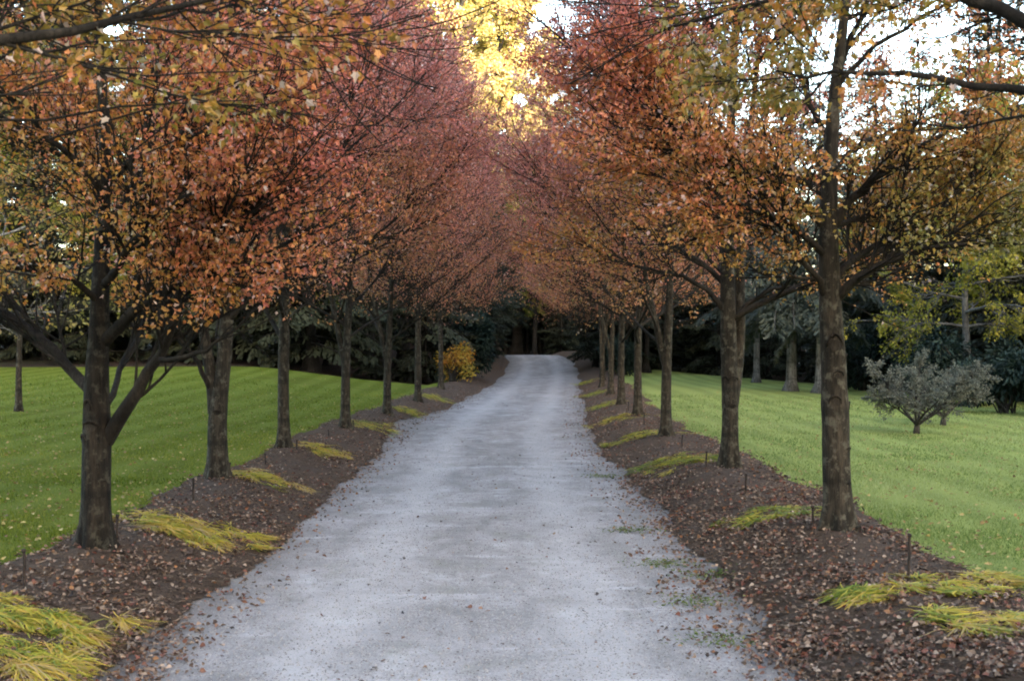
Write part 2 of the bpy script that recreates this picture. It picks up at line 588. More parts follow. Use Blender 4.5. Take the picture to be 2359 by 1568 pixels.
def stem_mesh(pl, base_z, seed, scars=(), sides=20, K=46, flare=1.0, r_noise=.06):
    """Bark-skinned main stem from a polyline of (x, y, z, radius)."""
    q = resample(pl, K)
    p, r = q[None, :, :3], q[:, 3]
    v, f = tubes(p, r[None], sides)
    ctr = np.repeat(q[:, :3], sides, 0)
    rad = v - ctr
    ang = np.tile(np.arange(sides) / sides * 2 * np.pi, K)
    h = ctr[:, 2] - base_z
    g = 1 + r_noise * noise(np.cos(ang) * 1.3 + 5, np.sin(ang) * 1.3, h * 2.2, seed) + .035 * noise(np.cos(ang) * 3, np.sin(ang) * 3, h * 7, seed + 1)
    if flare:
        g = g + flare * np.exp(-h / .13) * (.45 + .42 * np.cos(ang * 5 + seed)) * (h < 1)
    for sz, sa, amp, w in scars:
        da = np.angle(np.exp(1j * (ang - sa)))
        bump = np.exp(-((h - sz) / w) ** 2 - (da / .75) ** 2)
        g = g + amp * bump - amp * 1.1 * np.exp(-((h - sz + w * .05) / (w * .42)) ** 2 - (da / .33) ** 2)
    return ctr + rad * g[:, None], f, q

def maple(name, label, base, stems, limbs, seed, n_auto=16, n2=260, n3=2400, nleaf=26000, size=.062, top=7.6, z_auto=(1.9, 6.6),
          hue=lambda p: .5, keep=None, zmin=1.75, shape=(MAPLE, MAPLE_F), scars=(), knots=(), thin=.75, dusty=.03, inner=.12, bark='bark', Rc=1.0, split_limbs=True, auto_len=1.0, cat="maple tree", group="maples lining the drive"):
    """Everything is laid out in world axes round the base point."""
    rng = np.random.default_rng(seed)
    b = np.array(base, float)
    root = thing(name, label, cat, tuple(b), 0, group)
    trunk = Acc()
    spine = None
    for k, st in enumerate(stems):
        st = np.asarray(st, float).copy()
        st[:, :3] -= b
        v, f, q = stem_mesh(st, 0.0, seed + k * 7, scars if k == 0 else (), flare=(k == 0), sides=24 if k == 0 else 14)
        trunk.add(v, f)
        spine = q if spine is None else spine
        if k:
            limbs = list(limbs)
    spines = [resample(np.column_stack([np.asarray(s, float)[:, :3] - b, np.asarray(s, float)[:, 3]]), 30) for s in stems]
    # named limbs
    Kl = 12
    pts, rad, made = [], [], []
    for lm in limbs:
        lm = np.asarray(lm, float).copy()
        lm[:, :3] -= b
        q = resample(lm, Kl)
        q[1:-1, :3] += rng.normal(0, .012, (Kl - 2, 3))
        pts.append(q[:, :3]); rad.append(q[:, 3] * .86); made.append(True)
    # further limbs up the stem
    az = rng.uniform(0, 6.28)
    for k in range(n_auto):
        sp = spines[rng.integers(len(spines))] if len(spines) > 1 else spines[0]
        z0 = z_auto[0] + (z_auto[1] - z_auto[0]) * (k + rng.uniform(-.3, .3)) / max(n_auto - 1, 1)
        j = np.clip(np.searchsorted(sp[:, 2], z0), 1, len(sp) - 1)
        st, sr = sp[j, :3], sp[j, 3]
        az += 2.4 + rng.normal(0, .35)
        hfrac = (z0 - z_auto[0]) / (z_auto[1] - z_auto[0] + 1e-6)
        el = R(24 + 42 * hfrac + rng.normal(0, 6))
        ln = (2.9 - 1.5 * hfrac) * rng.uniform(.8, 1.1) * Rc * auto_len
        d = np.array([[math.cos(az) * math.cos(el), math.sin(az) * math.cos(el), math.sin(el)]])
        q = grow(st[None], d, np.array([ln]), Kl, .35, .22, rng)
        pts.append(q[0]); rad.append(min(sr * .45, .008 + .0115 * ln) * np.linspace(1, .3, Kl)); made.append(False)
    pts, rad = np.array(pts), np.array(rad)
    limb_meshes = []
    if split_limbs:
        for k in range(len(pts)):
            limb_meshes.append(tubes(pts[k:k + 1], rad[k:k + 1], 10))
    else:
        for k in range(len(pts)):
            limb_meshes.append(tubes(pts[k:k + 1], rad[k:k + 1], 7))
    p2, r2 = spawn(pts, rad, n2, .12, 1.0, .35, .85, .72, 7, .40, .22, rng, .65, .35)
    p3, r3 = spawn(p2, r2, n3, .1, 1.0, .35, .85, .72, 5, .22, .25, rng, .7, .3)
    if keep is not None:
        m2 = keep(p2[:, -1] + b) > rng.uniform(0, 1, len(p2)) * .6
        p2, r2 = p2[m2], r2[m2]
    r2, r3 = r2 * thin, r3 * thin
    m2 = p2[:, -1, 2] > zmin - .05
    p2, r2 = p2[m2], r2[m2]
    tw = Acc()
    v, f = tubes(p2, np.maximum(r2, .0035), 5); tw.add(v, f)
    keep3 = np.ones(len(p3), bool)
    # leaves
    i = rng.integers(0, len(p3), nleaf)
    t = rng.uniform(.15, 1.0, nleaf) ** .8
    pos, tan = along(p3, i, t)
    off = norm(rng.normal(0, 1, (nleaf, 3)))
    pos = pos + off * rng.uniform(.01, .07, nleaf)[:, None]
    h = pos[:, 2]
    axis_x = np.interp(h, spines[0][:, 2], spines[0][:, 0])
    axis_y = np.interp(h, spines[0][:, 2], spines[0][:, 1])
    rr = np.hypot(pos[:, 0] - axis_x, pos[:, 1] - axis_y)
    env = np.interp(h, [1.0, 1.6, 2.2, 3.0, 4.5, 6.0, 7.2, 8.2], [1.7, 2.2, 2.5, 2.55, 2.45, 2.0, 1.2, .2]) * Rc
    wob = .28 * noise(pos[:, 0] * 1.1 + seed, pos[:, 1] * 1.1, h * 1.1, 3)
    ok = (rr < env * (1 + wob)) & (h > zmin + .30 * noise(pos[:, 0] * 1.5, pos[:, 1] * 1.5, 0, seed))
    clump = noise(pos[:, 0] * 2.3 + seed, pos[:, 1] * 2.3, h * 2.9, 9)
    ok &= clump > rng.uniform(-1.0, .25, nleaf) - .30
    W = pos + b
    ok &= rng.uniform(0, 1, nleaf) < sstep(.05, .62, rr / env) + inner
    named = pts[np.array(made)][:, :9].reshape(-1, 3) if any(made) else np.zeros((0, 3))
    if len(named):
        near = np.full(nleaf, 9.0)
        seg = pts[np.array(made)][:, :9]
        for a_, b_ in zip(seg[:, :-1].reshape(-1, 3), seg[:, 1:].reshape(-1, 3)):
            ab = b_ - a_
            tt = np.clip(((pos - a_) @ ab) / (ab @ ab + 1e-9), 0, 1)
            near = np.minimum(near, np.linalg.norm(pos - a_ - tt[:, None] * ab, axis=1))
        ok &= (near > .08) | (rng.uniform(0, 1, nleaf) < .2)
    if keep is not None:
        ok &= rng.uniform(0, 1, nleaf) < keep(W)
    pos, W, tan, off = pos[ok], W[ok], tan[ok], off[ok]
    N = len(pos)
    ax = norm(off + .5 * tan + np.array([0, 0, -.55]))
    nr = norm(rng.normal(0, .75, (N, 3)) + np.array([0, 0, 1.0]))
    sz = size * rng.uniform(.6, 1.35, N)
    v, f = leaves(pos, ax, nr, sz, shape, rng.normal(.35, .35, N), rng.normal(.25, .3, N))
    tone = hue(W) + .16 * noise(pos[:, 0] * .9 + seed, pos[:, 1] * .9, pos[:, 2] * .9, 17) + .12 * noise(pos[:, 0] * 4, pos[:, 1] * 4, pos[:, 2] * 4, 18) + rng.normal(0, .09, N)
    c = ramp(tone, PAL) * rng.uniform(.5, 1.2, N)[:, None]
    pale = rng.uniform(0, 1, N)[:, None] < .07          # leaves turned to show their silvery backs
    c = np.where(pale, .45 * c + .55 * np.array([.50, .42, .40]), c)
    c = c * (1 - dusty) + dusty * np.array([.36, .26, .24])
    c = np.repeat(c, len(shape[0]), 0)
    # twigs that still carry leaves
    end = p3[:, -1]
    ehr = np.hypot(end[:, 0] - np.interp(end[:, 2], spines[0][:, 2], spines[0][:, 0]), end[:, 1] - np.interp(end[:, 2], spines[0][:, 2], spines[0][:, 1]))
    ee = np.interp(end[:, 2], [1.0, 1.6, 2.2, 3.0, 4.5, 6.0, 7.2, 8.2], [1.7, 2.2, 2.5, 2.55, 2.45, 2.0, 1.2, .2]) * Rc
    kk = (ehr < ee * 1.08) & (end[:, 2] > zmin)
    if keep is not None:
        kk &= keep(end + b) > rng.uniform(0, .8, len(end))
    v3, f3 = tubes(p3[kk], np.maximum(r3[kk], .0022), 4); tw.add(v3, f3)
    stem = trunk.build("trunk", M[bark], root, smooth=True)
    for kh, ka, kx, kz in knots:
        sp = spines[0]
        c0 = np.array([np.interp(kh, sp[:, 2], sp[:, 0]), np.interp(kh, sp[:, 2], sp[:, 1]), kh])
        r0 = np.interp(kh, sp[:, 2], sp[:, 3]) * 1.10
        th = np.linspace(-.15, np.pi + .15, 19)
        w1 = 1 + .07 * rng.normal(0, 1, 19)
        aa = ka + np.cos(th) * kx * w1 / r0
        rng_pts = c0 + np.stack([-np.sin(aa) * r0, np.cos(aa) * r0, np.sin(th) * kz * w1], -1)
        va, fa = tubes(rng_pts[None], (.16 * min(kx, kz) + .002) * (.35 + .65 * np.sin(np.linspace(.1, 3.04, 19)))[None], 6)
        ctr_i = len(va)
        cen_pt = c0 + np.array([-math.sin(ka), math.cos(ka), 0]) * r0 * .97
        kx, kz = kx * .62, kz * .55
        aa = ka + np.cos(np.linspace(0, 2 * np.pi, 19)) * kx / r0
        th = np.linspace(0, 2 * np.pi, 19); w1 = 1.0
        ring = c0 + np.stack([-np.sin(aa) * r0, np.cos(aa) * r0, np.sin(th) * kz * w1], -1)
        vb = np.concatenate([va, cen_pt[None], ring])
        fb = np.array([[ctr_i, ctr_i + 1 + m, ctr_i + 2 + m] for m in range(18)])
        build("branch_scar", vb, [fa, fb], M["scar"], stem, smooth=True)
    for v_, f_ in limb_meshes:
        build("limb", v_, [f_], M["limb"], stem, smooth=True)
    tag(tw.build("twigs", M["limb"], root, smooth=True), kind="stuff")
    tag(build("foliage", v, [f], M["maple"], root, c), kind="stuff")
    return root

def px_stem(pts, Y, dy=0.0):
    """(px, py, width px) list -> (x, y, z, radius) at distance Y, drifting dy in depth."""
    n = len(pts)
    out = []
    for k, (a, b_, w) in enumerate(pts):
        y = Y + dy * k / max(n - 1, 1)
        out.append((*P(a, b_, y), w * .5 / F * y))
    return out

def hue_alley(base, far=0.0):
    def f(p):
        z = p[:, 2]
        r = np.hypot(p[:, 0] - base[0], p[:, 1] - base[1])
        return .10 + far + .085 * (z - 1.8) + .02 * r
    return f

# --- nearest left maple, with the low fork
x, y = LEFT[0]; Y0 = y
b = (x, y, gz(x, y) + .0)
st = [px_stem([(222, 1296, 66), (222, 1240, 66), (222, 1180, 64), (222, 1100, 62), (224, 1030, 66), (226, 985, 64), (221, 900, 56), (227, 780, 46), (231, 650, 40), (238, 500, 32), (243, 330, 26), (232, 150, 20), (225, 0, 16), (235, -300, 12), (240, -800, 5)], Y0)]
lm = [px_stem([(245, 1015, 42), (275, 965, 40), (320, 895, 34), (370, 820, 26), (400, 750, 20), (425, 640, 14), (470, 520, 9)], Y0, -.5),
      px_stem([(368, 828, 16), (410, 822, 13), (460, 815, 11), (520, 780, 8), (600, 700, 6)], Y0 - .35, -.4),
      px_stem([(215, 905, 34), (190, 880, 30), (120, 800, 27), (40, 740, 22), (-60, 690, 18), (-200, 600, 10)], Y0, .5),
      px_stem([(245, 930, 20), (258, 895, 17), (278, 845, 15), (320, 775, 13), (350, 700, 9), (380, 560, 6)], Y0, 1.0),
      px_stem([(235, 790, 36), (275, 745, 32), (350, 685, 28), (470, 610, 24), (555, 520, 17), (600, 450, 13), (720, 330, 8)], Y0, -.6),
      px_stem([(228, 700, 20), (180, 655, 16), (110, 630, 13), (0, 608, 10), (-120, 560, 6)], Y0, -.8),
      px_stem([(235, 660, 26), (285, 590, 20), (330, 520, 16), (430, 460, 13), (520, 390, 9)], Y0, -.9),
      px_stem([(236, 440, 22), (180, 380, 17), (90, 290, 13), (0, 210, 9)], Y0, -.5),
      px_stem([(240, 520, 20), (300, 430, 16), (420, 300, 12), (560, 190, 8), (700, 110, 5)], Y0, .5),
      px_stem([(240, 420, 18), (330, 350, 13), (470, 310, 9), (640, 210, 6)], Y0, -.8)]
def keepL1(W): return np.where((W[:, 0] < -2.75) & (W[:, 2] < 2.15), .7, 1.0) * np.where((W[:, 0] < -3.1) & (W[:, 2] > 3.0), .5, 1.0)
maple("maple_tree", "nearest maple on the left bed, dark trunk with a low fork leaning over the lawn", b, st, lm, 11, inner=.35, bark='bark_shaded', n_auto=11, n2=420, n3=5600, nleaf=118000, size=.027,
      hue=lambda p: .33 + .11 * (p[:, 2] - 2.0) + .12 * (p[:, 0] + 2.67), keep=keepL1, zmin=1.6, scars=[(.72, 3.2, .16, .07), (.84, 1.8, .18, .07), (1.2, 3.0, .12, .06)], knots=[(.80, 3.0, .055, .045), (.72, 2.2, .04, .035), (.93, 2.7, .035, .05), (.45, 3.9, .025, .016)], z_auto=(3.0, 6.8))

# --- nearest right maple
x, y = RIGHT[0]; Y0 = y
b = (x, y, gz(x, y))
st = [px_stem([(1931, 1250, 64), (1931, 1200, 62), (1929, 1150, 60), (1925, 1000, 62), (1923, 930, 60), (1920, 850, 56), (1912, 700, 50), (1909, 560, 44), (1910, 420, 38), (1916, 300, 31), (1930, 150, 26), (1945, 50, 22), (1955, -80, 17), (1950, -400, 11), (1940, -800, 5)], Y0)]
lm = [px_stem([(1925, 690, 30), (1945, 652, 26), (2000, 615, 22), (2060, 600, 19), (2120, 572, 16), (2200, 555, 12), (2359, 575, 8), (2460, 560, 5)], Y0, -.5),
      px_stem([(1922, 650, 22), (1950, 600, 18), (1990, 560, 16), (2080, 545, 13), (2200, 540, 10), (2380, 535, 6)], Y0, .3),
      px_stem([(1915, 530, 28), (1950, 470, 24), (2010, 405, 21), (2070, 362, 17), (2160, 320, 12), (2260, 270, 7)], Y0, -.3),
      px_stem([(2110, 575, 12), (2150, 500, 11), (2210, 425, 10), (2290, 325, 9), (2355, 245, 7), (2420, 120, 5)], Y0 - .3, .2),
      px_stem([(1915, 520, 16), (1990, 495, 12), (2100, 500, 9), (2220, 480, 6)], Y0, .9),
      px_stem([(1905, 690, 22), (1880, 640, 17), (1845, 590, 15), (1800, 535, 11), (1760, 470, 7)], Y0, -.5),
      px_stem([(1900, 520, 30), (1860, 470, 25), (1790, 440, 22), (1700, 405, 19), (1610, 345, 14), (1520, 270, 10), (1440, 170, 6)], Y0, -.3),
      px_stem([(1900, 450, 20), (1860, 410, 15), (1800, 385, 13), (1720, 370, 11), (1600, 320, 7), (1500, 200, 4)], Y0, .5),
      px_stem([(1903, 590, 22), (1860, 545, 18), (1780, 505, 15), (1700, 470, 12), (1610, 420, 8), (1500, 360, 5)], Y0, -.9),
      px_stem([(1930, 170, 20), (1960, 90, 16), (2000, 0, 13), (2060, -150, 9)], Y0, .2),
      px_stem([(1926, 200, 18), (1980, 130, 13), (2080, 60, 10), (2190, 5, 8), (2300, -80, 5)], Y0, -.3),
      px_stem([(1915, 330, 18), (1880, 260, 14), (1840, 170, 11), (1790, 60, 8), (1740, -60, 5)], Y0, .2),
      px_stem([(1912, 400, 16), (1980, 330, 12), (2080, 290, 9), (2230, 250, 6)], Y0, .6)]
def keepR1(W):
    k = np.ones(len(W))
    gap = (W[:, 0] > 2.15) & (W[:, 2] > 3.25 + .25 * noise(W[:, 0] * 1.3, W[:, 1], 0, 4)) & (W[:, 2] < 4.6)
    k = np.where(gap, .16 + .5 * (noise(W[:, 0] * 2, W[:, 1] * 2, W[:, 2] * 2, 6) > .1), k)
    return k
maple("maple_tree", "nearest maple on the right bed, straight grey trunk with knotty pruning scars", b, st, lm, 23, inner=.40, n_auto=10, n2=400, n3=5800, nleaf=140000, size=.027,
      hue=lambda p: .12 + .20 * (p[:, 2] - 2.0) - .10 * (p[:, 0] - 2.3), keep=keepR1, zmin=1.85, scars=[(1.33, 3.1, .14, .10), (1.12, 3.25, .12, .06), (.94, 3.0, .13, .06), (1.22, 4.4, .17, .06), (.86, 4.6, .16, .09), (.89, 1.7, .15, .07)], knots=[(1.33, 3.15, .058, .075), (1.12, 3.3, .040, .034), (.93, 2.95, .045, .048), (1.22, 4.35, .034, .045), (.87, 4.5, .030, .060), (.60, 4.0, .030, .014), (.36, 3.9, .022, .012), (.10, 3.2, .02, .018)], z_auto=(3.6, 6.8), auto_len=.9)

# --- second left maple, twin stems
x, y = LEFT[1]; Y0 = y
b = (x, y, gz(x, y))
st = [px_stem([(502, 1128, 46), (502, 1080, 44), (500, 1000, 43), (502, 930, 44), (512, 880, 34), (519, 800, 33), (523, 720, 30), (530, 600, 26), (545, 420, 22), (560, 200, 17), (570, 0, 13), (560, -300, 5)], Y0),
      px_stem([(498, 950, 40), (490, 890, 30), (480, 830, 26), (467, 750, 23), (450, 620, 19), (430, 450, 15), (410, 220, 11), (400, 0, 6)], Y0, .2)]
lm = [px_stem([(486, 900, 16), (465, 850, 13), (435, 810, 11), (410, 760, 9), (350, 680, 6)], Y0, -.3),
      px_stem([(524, 740, 18), (560, 700, 14), (620, 640, 11), (720, 560, 8), (820, 470, 5)], Y0, -.3),
      px_stem([(530, 620, 16), (590, 540, 13), (690, 450, 9), (800, 330, 6)], Y0, .3)]
maple("maple_tree", "twin-stemmed maple second in the left row behind the nearest one", b, st, lm, 31, n_auto=18, n2=380, n3=4200, nleaf=72000, size=.030, Rc=1.2,
      hue=lambda p: .33 + .11 * (p[:, 2] - 2.0) + .06 * (p[:, 0] + 2.8), zmin=1.4, z_auto=(1.5, 6.8), scars=[(.7, 3.1, .15, .06)], knots=[(.66, 3.2, .045, .03), (.92, 2.6, .03, .04)], split_limbs=False)

# --- second right maple, second stem tight behind the first
x, y = RIGHT[1]; Y0 = y
b = (x, y, gz(x, y))
st = [px_stem([(1681, 1098, 41), (1681, 1050, 39), (1683, 960, 37), (1681, 880, 37), (1679, 780, 36), (1676, 680, 34), (1675, 560, 30), (1679, 400, 24), (1688, 200, 18), (1695, 0, 12), (1695, -200, 5)], Y0),
      px_stem([(1687, 930, 30), (1699, 860, 26), (1705, 760, 25), (1705, 650, 23), (1709, 520, 19), (1722, 350, 15), (1745, 150, 10), (1760, 0, 6)], Y0, .35)]
lm = [px_stem([(1672, 720, 18), (1640, 670, 14), (1590, 640, 12), (1520, 625, 9), (1420, 605, 6), (1330, 560, 4)], Y0, -.3),
      px_stem([(1672, 660, 16), (1620, 600, 13), (1540, 560, 10), (1430, 500, 6)], Y0, .2),
      px_stem([(1706, 720, 16), (1740, 680, 13), (1800, 660, 10), (1890, 650, 7), (1960, 620, 4)], Y0, -.2),
      px_stem([(1676, 560, 18), (1620, 480, 14), (1530, 390, 10), (1420, 290, 6)], Y0, -.3)]
maple("maple_tree", "second maple of the right row, two stems pressed side by side on a mulch mound", b, st, lm, 37, n_auto=18, n2=380, n3=4200, nleaf=68000, size=.030, Rc=1.2,
      hue=lambda p: .32 + .10 * (p[:, 2] - 2.0), zmin=1.3, z_auto=(1.5, 6.8), scars=[(.95, 3.0, .16, .05), (.68, 3.1, .13, .05)], knots=[(.95, 3.5, .05, .035), (.95, 2.4, .04, .04), (.67, 3.2, .045, .03)], split_limbs=False)

# --- the pair beside the camera; only outer limbs reach into view
x, y = NEAR[0]
b = (x, y, gz(x, y))
T = lambda pts: [(p[0], p[1], p[2], p[3]) for p in pts]
st = [[(x, y, b[2] - .05, .11), (x, y, 1.0, .10), (x + .02, y, 2.0, .085), (x, y + .05, 3.5, .06), (x, y, 5.5, .04), (x, y, 7.4, .012)]]
lm = [[(x, y, 2.1, .05), (*P(-120, 95, 4.55), .027), (*P(30, 78, 4.7), .023), (*P(240, 58, 4.85), .019), (*P(360, 38, 5.0), .016), (*P(480, 5, 5.2), .012), (*P(700, -90, 5.6), .006)],
      [(*P(300, 48, 4.93), .008), (*P(560, 10, 5.5), .006), (*P(800, 80, 6.0), .005), (*P(960, 130, 6.3), .003)],
      [(x, y, 2.3, .03), (*P(-60, -60, 4.8), .018), (*P(150, -130, 5.1), .010)]]
maple("maple_tree", "maple beside the viewpoint on the left, only a dark limb and leaves overhead", b, st, lm, 41, n_auto=9, n2=130, n3=1700, nleaf=30000, size=.032,
      hue=lambda p: .37 + 0 * p[:, 2], zmin=2.2, z_auto=(3.7, 6.6), thin=.55, split_limbs=True)
x, y = NEAR[1]
b = (x, y, gz(x, y))
st = [[(x, y, b[2] - .05, .11), (x, y, 1.0, .10), (x, y, 2.0, .085), (x, y + .05, 3.5, .06), (x, y, 5.5, .04), (x, y, 7.4, .012)]]
lm = [[(x, y, 2.35, .05), (*P(2500, 215, 4.9), .030), (*P(2359, 206, 5.0), .020), (*P(2250, 195, 5.1), .017), (*P(2100, 178, 5.25), .014), (*P(1950, 172, 5.4), .010), (*P(1790, 163, 5.6), .005)],
      [(x, y, 2.55, .05), (*P(2450, 80, 4.9), .038), (*P(2330, 35, 5.0), .032), (*P(2200, -12, 5.1), .027), (*P(2000, -90, 5.2), .02)],
      [(x, y, 3.0, .04), (*P(2150, -160, 5.5), .02), (*P(1900, -60, 5.9), .012), (*P(1700, 45, 6.2), .010), (*P(1520, 70, 6.4), .006)]]
maple("maple_tree", "maple beside the viewpoint on the right, only dark limbs and leaves overhead", b, st, lm, 43, n_auto=7, n2=100, n3=1500, nleaf=34000, size=.031,
      hue=lambda p: .26 + .25 * (p[:, 0] < .6), keep=lambda W: np.where((W[:, 2] > 2.62) & (W[:, 2] < 3.0) & (W[:, 0] > 1.3), .25, 1.0), zmin=2.3, z_auto=(3.9, 6.6), thin=.5, split_limbs=True)

# --- the rest of both rows: four grown specimens, turned and scaled
def generic(seed, fork, label, base):
    rng = np.random.default_rng(seed)
    x, y = base
    z = gz(x, y)
    top = 7.9
    w = .076
    if fork:
        st = [[(x, y, z - .05, w), (x, y, z + .3, w * .95), (x + .01, y, z + 1.0, w * .9), (x + .04, y, z + 1.6, w * .72), (x + .08, y + .05, z + 2.6, w * .58), (x + .1, y, z + 4.5, w * .36), (x, y, z + top, .012)],
              [(x, y, z + 1.0, w * .7), (x - .10, y + .03, z + 1.45, w * .55), (x - .28, y + .1, z + 2.3, w * .44), (x - .5, y + .1, z + 3.8, w * .3), (x - .6, y + .1, z + 5.8, .012)]]
    else:
        st = [[(x, y, z - .05, w), (x, y, z + .3, w * .95), (x, y, z + 1.3, w * .86), (x + .03, y, z + 2.2, w * .7), (x + .02, y + .05, z + 3.5, w * .5), (x, y, z + 5.5, w * .3), (x, y, z + top, .012)]]
    return maple("maple_tree", label, (x, y, z), st, [], seed, n_auto=28, n2=360, n3=3800, nleaf=88000, size=.034, z_auto=(1.25, 6.8), dusty=.20, Rc=1.2,
                 hue=lambda p: .38 + .11 * (p[:, 2] - z - 2.0), zmin=1.45 if y < 19 else 1.75, keep=None if y < 19 else (lambda W: np.where(W[:, 2] - z < 1.75 + .75 * np.clip(np.hypot(W[:, 0] - x, W[:, 1] - y) - .75, 0, 3), .06, 1.0)), shape=(OVAL, OVAL_F) if y > 19 else (MAPLE, MAPLE_F), scars=[(.9, 3.0, .16, .05), (1.3, 3.4, .14, .05)], split_limbs=False)

protos = {}
protos["l3"] = generic(51, False, "third maple in the left row, single dark stem", LEFT[2])
protos["r3"] = generic(53, True, "third maple in the right row, dividing into two stems above a scar ring", RIGHT[2])
protos["l4"] = generic(57, True, "fourth maple in the left row, stem forking at shoulder height", LEFT[3])
protos["r4"] = generic(61, False, "fourth maple in the right row, slim stem with arching side limbs", RIGHT[3])
protos["l5"] = generic(63, True, "fifth maple in the left row, forked stem in front of the dark wood", LEFT[4])
protos["r5"] = generic(67, False, "fifth maple in the right row, its pale stem close beside the fourth", RIGHT[4])
ORD = ["first", "second", "third", "fourth", "fifth", "sixth", "seventh", "eighth", "ninth"]
rngm = np.random.default_rng(5)
for k, (x, y) in enumerate(LEFT[5:], 5):
    p = protos[["l4", "r4", "r5", "l5"][k % 4]]
    dup(p, (x, y, gz(x, y)), rngm.uniform(0, 6.28), rngm.uniform(.94, 1.06), f"{ORD[k]} maple down the left row, {'the last one before the evergreen shrubs' if k == 6 else 'partly hidden by nearer crowns'}", "maples lining the drive")
for k, (x, y) in enumerate(RIGHT[5:], 5):
    p = protos[["r4", "l5", "l4", "r5"][k % 4]]
    dup(p, (x, y, gz(x, y)), rngm.uniform(0, 6.28), rngm.uniform(.94, 1.06), f"{ORD[k]} maple down the right row, {'the last pale stem beside the dark wood' if k == 8 else 'its stem close behind the one before'}", "maples lining the drive")

# ---------------------------------------------------------------- woodland
def conifer(name, label, h, base_h, width, seed, col_a, col_b, n=15000, size=.17, droop=.35, trunk_r=None, bark="bark_far", cat="conifer"):
    rng = np.random.default_rng(seed)
    root = thing(name, label, cat)
    tr = trunk_r or h * .011
    zs = np.linspace(-.2, h, 14)
    pl = np.column_stack([.03 * h * .1 * np.sin(zs * .5 + seed), .03 * h * .1 * np.cos(zs * .4), zs, np.interp(zs, [-.2, .5, h], [tr * 1.15, tr, .02])])
    v, f, _ = stem_mesh(pl, 0, seed, sides=10, K=20, flare=.35)
    tk = Acc(); tk.add(v, f)
    nb = int(h * 7)
    z0 = base_h + (h - base_h) * np.sort(rng.uniform(0, 1, nb) ** 1.1)
    az = np.arange(nb) * 2.4 + rng.normal(0, .4, nb)
    fr = (z0 - base_h) / (h - base_h)
    ln = width * (1 - fr) ** .75 * rng.uniform(.6, 1.15, nb) * np.interp(fr, [0, .12, 1], [.7, 1, 1]) + .15
    el = np.interp(fr, [0, .6, 1], [-.15, .25, .9]) + rng.normal(0, .12, nb)
    d = np.stack([np.cos(az) * np.cos(el), np.sin(az) * np.cos(el), np.sin(el)], -1)
    st = np.stack([np.zeros(nb), np.zeros(nb), z0], -1)
    K = 7
    bp = grow(st, d, ln, K, -droop, .2, rng)
    br = np.linspace(1, .25, K)[None] * (.012 + .010 * ln)[:, None]
    v, f = tubes(bp, br, 4); tk.add(v, f)
    i = rng.choice(nb, n, p=ln ** 1.6 / (ln ** 1.6).sum())
    t = rng.uniform(.12, 1, n) ** .75
    p, tan = along(bp, i, t)
    side = norm(np.cross(tan, [0, 0, 1.0])) * rng.choice([-1, 1], n)[:, None]
    reach = ln[i] * .33 * (1.05 - t) + .12
    s = rng.uniform(0, 1, n)
    pos = p + side * (s * reach)[:, None] + tan * (s * reach * .5)[:, None] + np.array([0, 0, -1.0]) * (s * s * reach * .45 + rng.uniform(0, .06, n))[:, None]
    ax = norm(side * .8 + tan * .7 + np.array([0, 0, -.35]) + rng.normal(0, .35, (n, 3)))
    nr = norm(np.array([0, 0, 1.0]) + rng.normal(0, .4, (n, 3)))
    v, f = leaves(pos, ax, nr, size * rng.uniform(.6, 1.4, n), (NEEDLE, NEEDLE_F), 0)
    mixf = np.clip(.5 + .5 * noise(pos[:, 0] * .8, pos[:, 1] * .8, pos[:, 2] * .8, seed) + rng.normal(0, .2, n), 0, 1)[:, None]
    c = np.repeat(np.array(col_a) * (1 - mixf) + np.array(col_b) * mixf, 4, 0)
    tk.build("trunk", M[bark], root, smooth=True)
    tag(build("foliage", v, [f], M["needle"], root, c), kind="stuff")
    return root

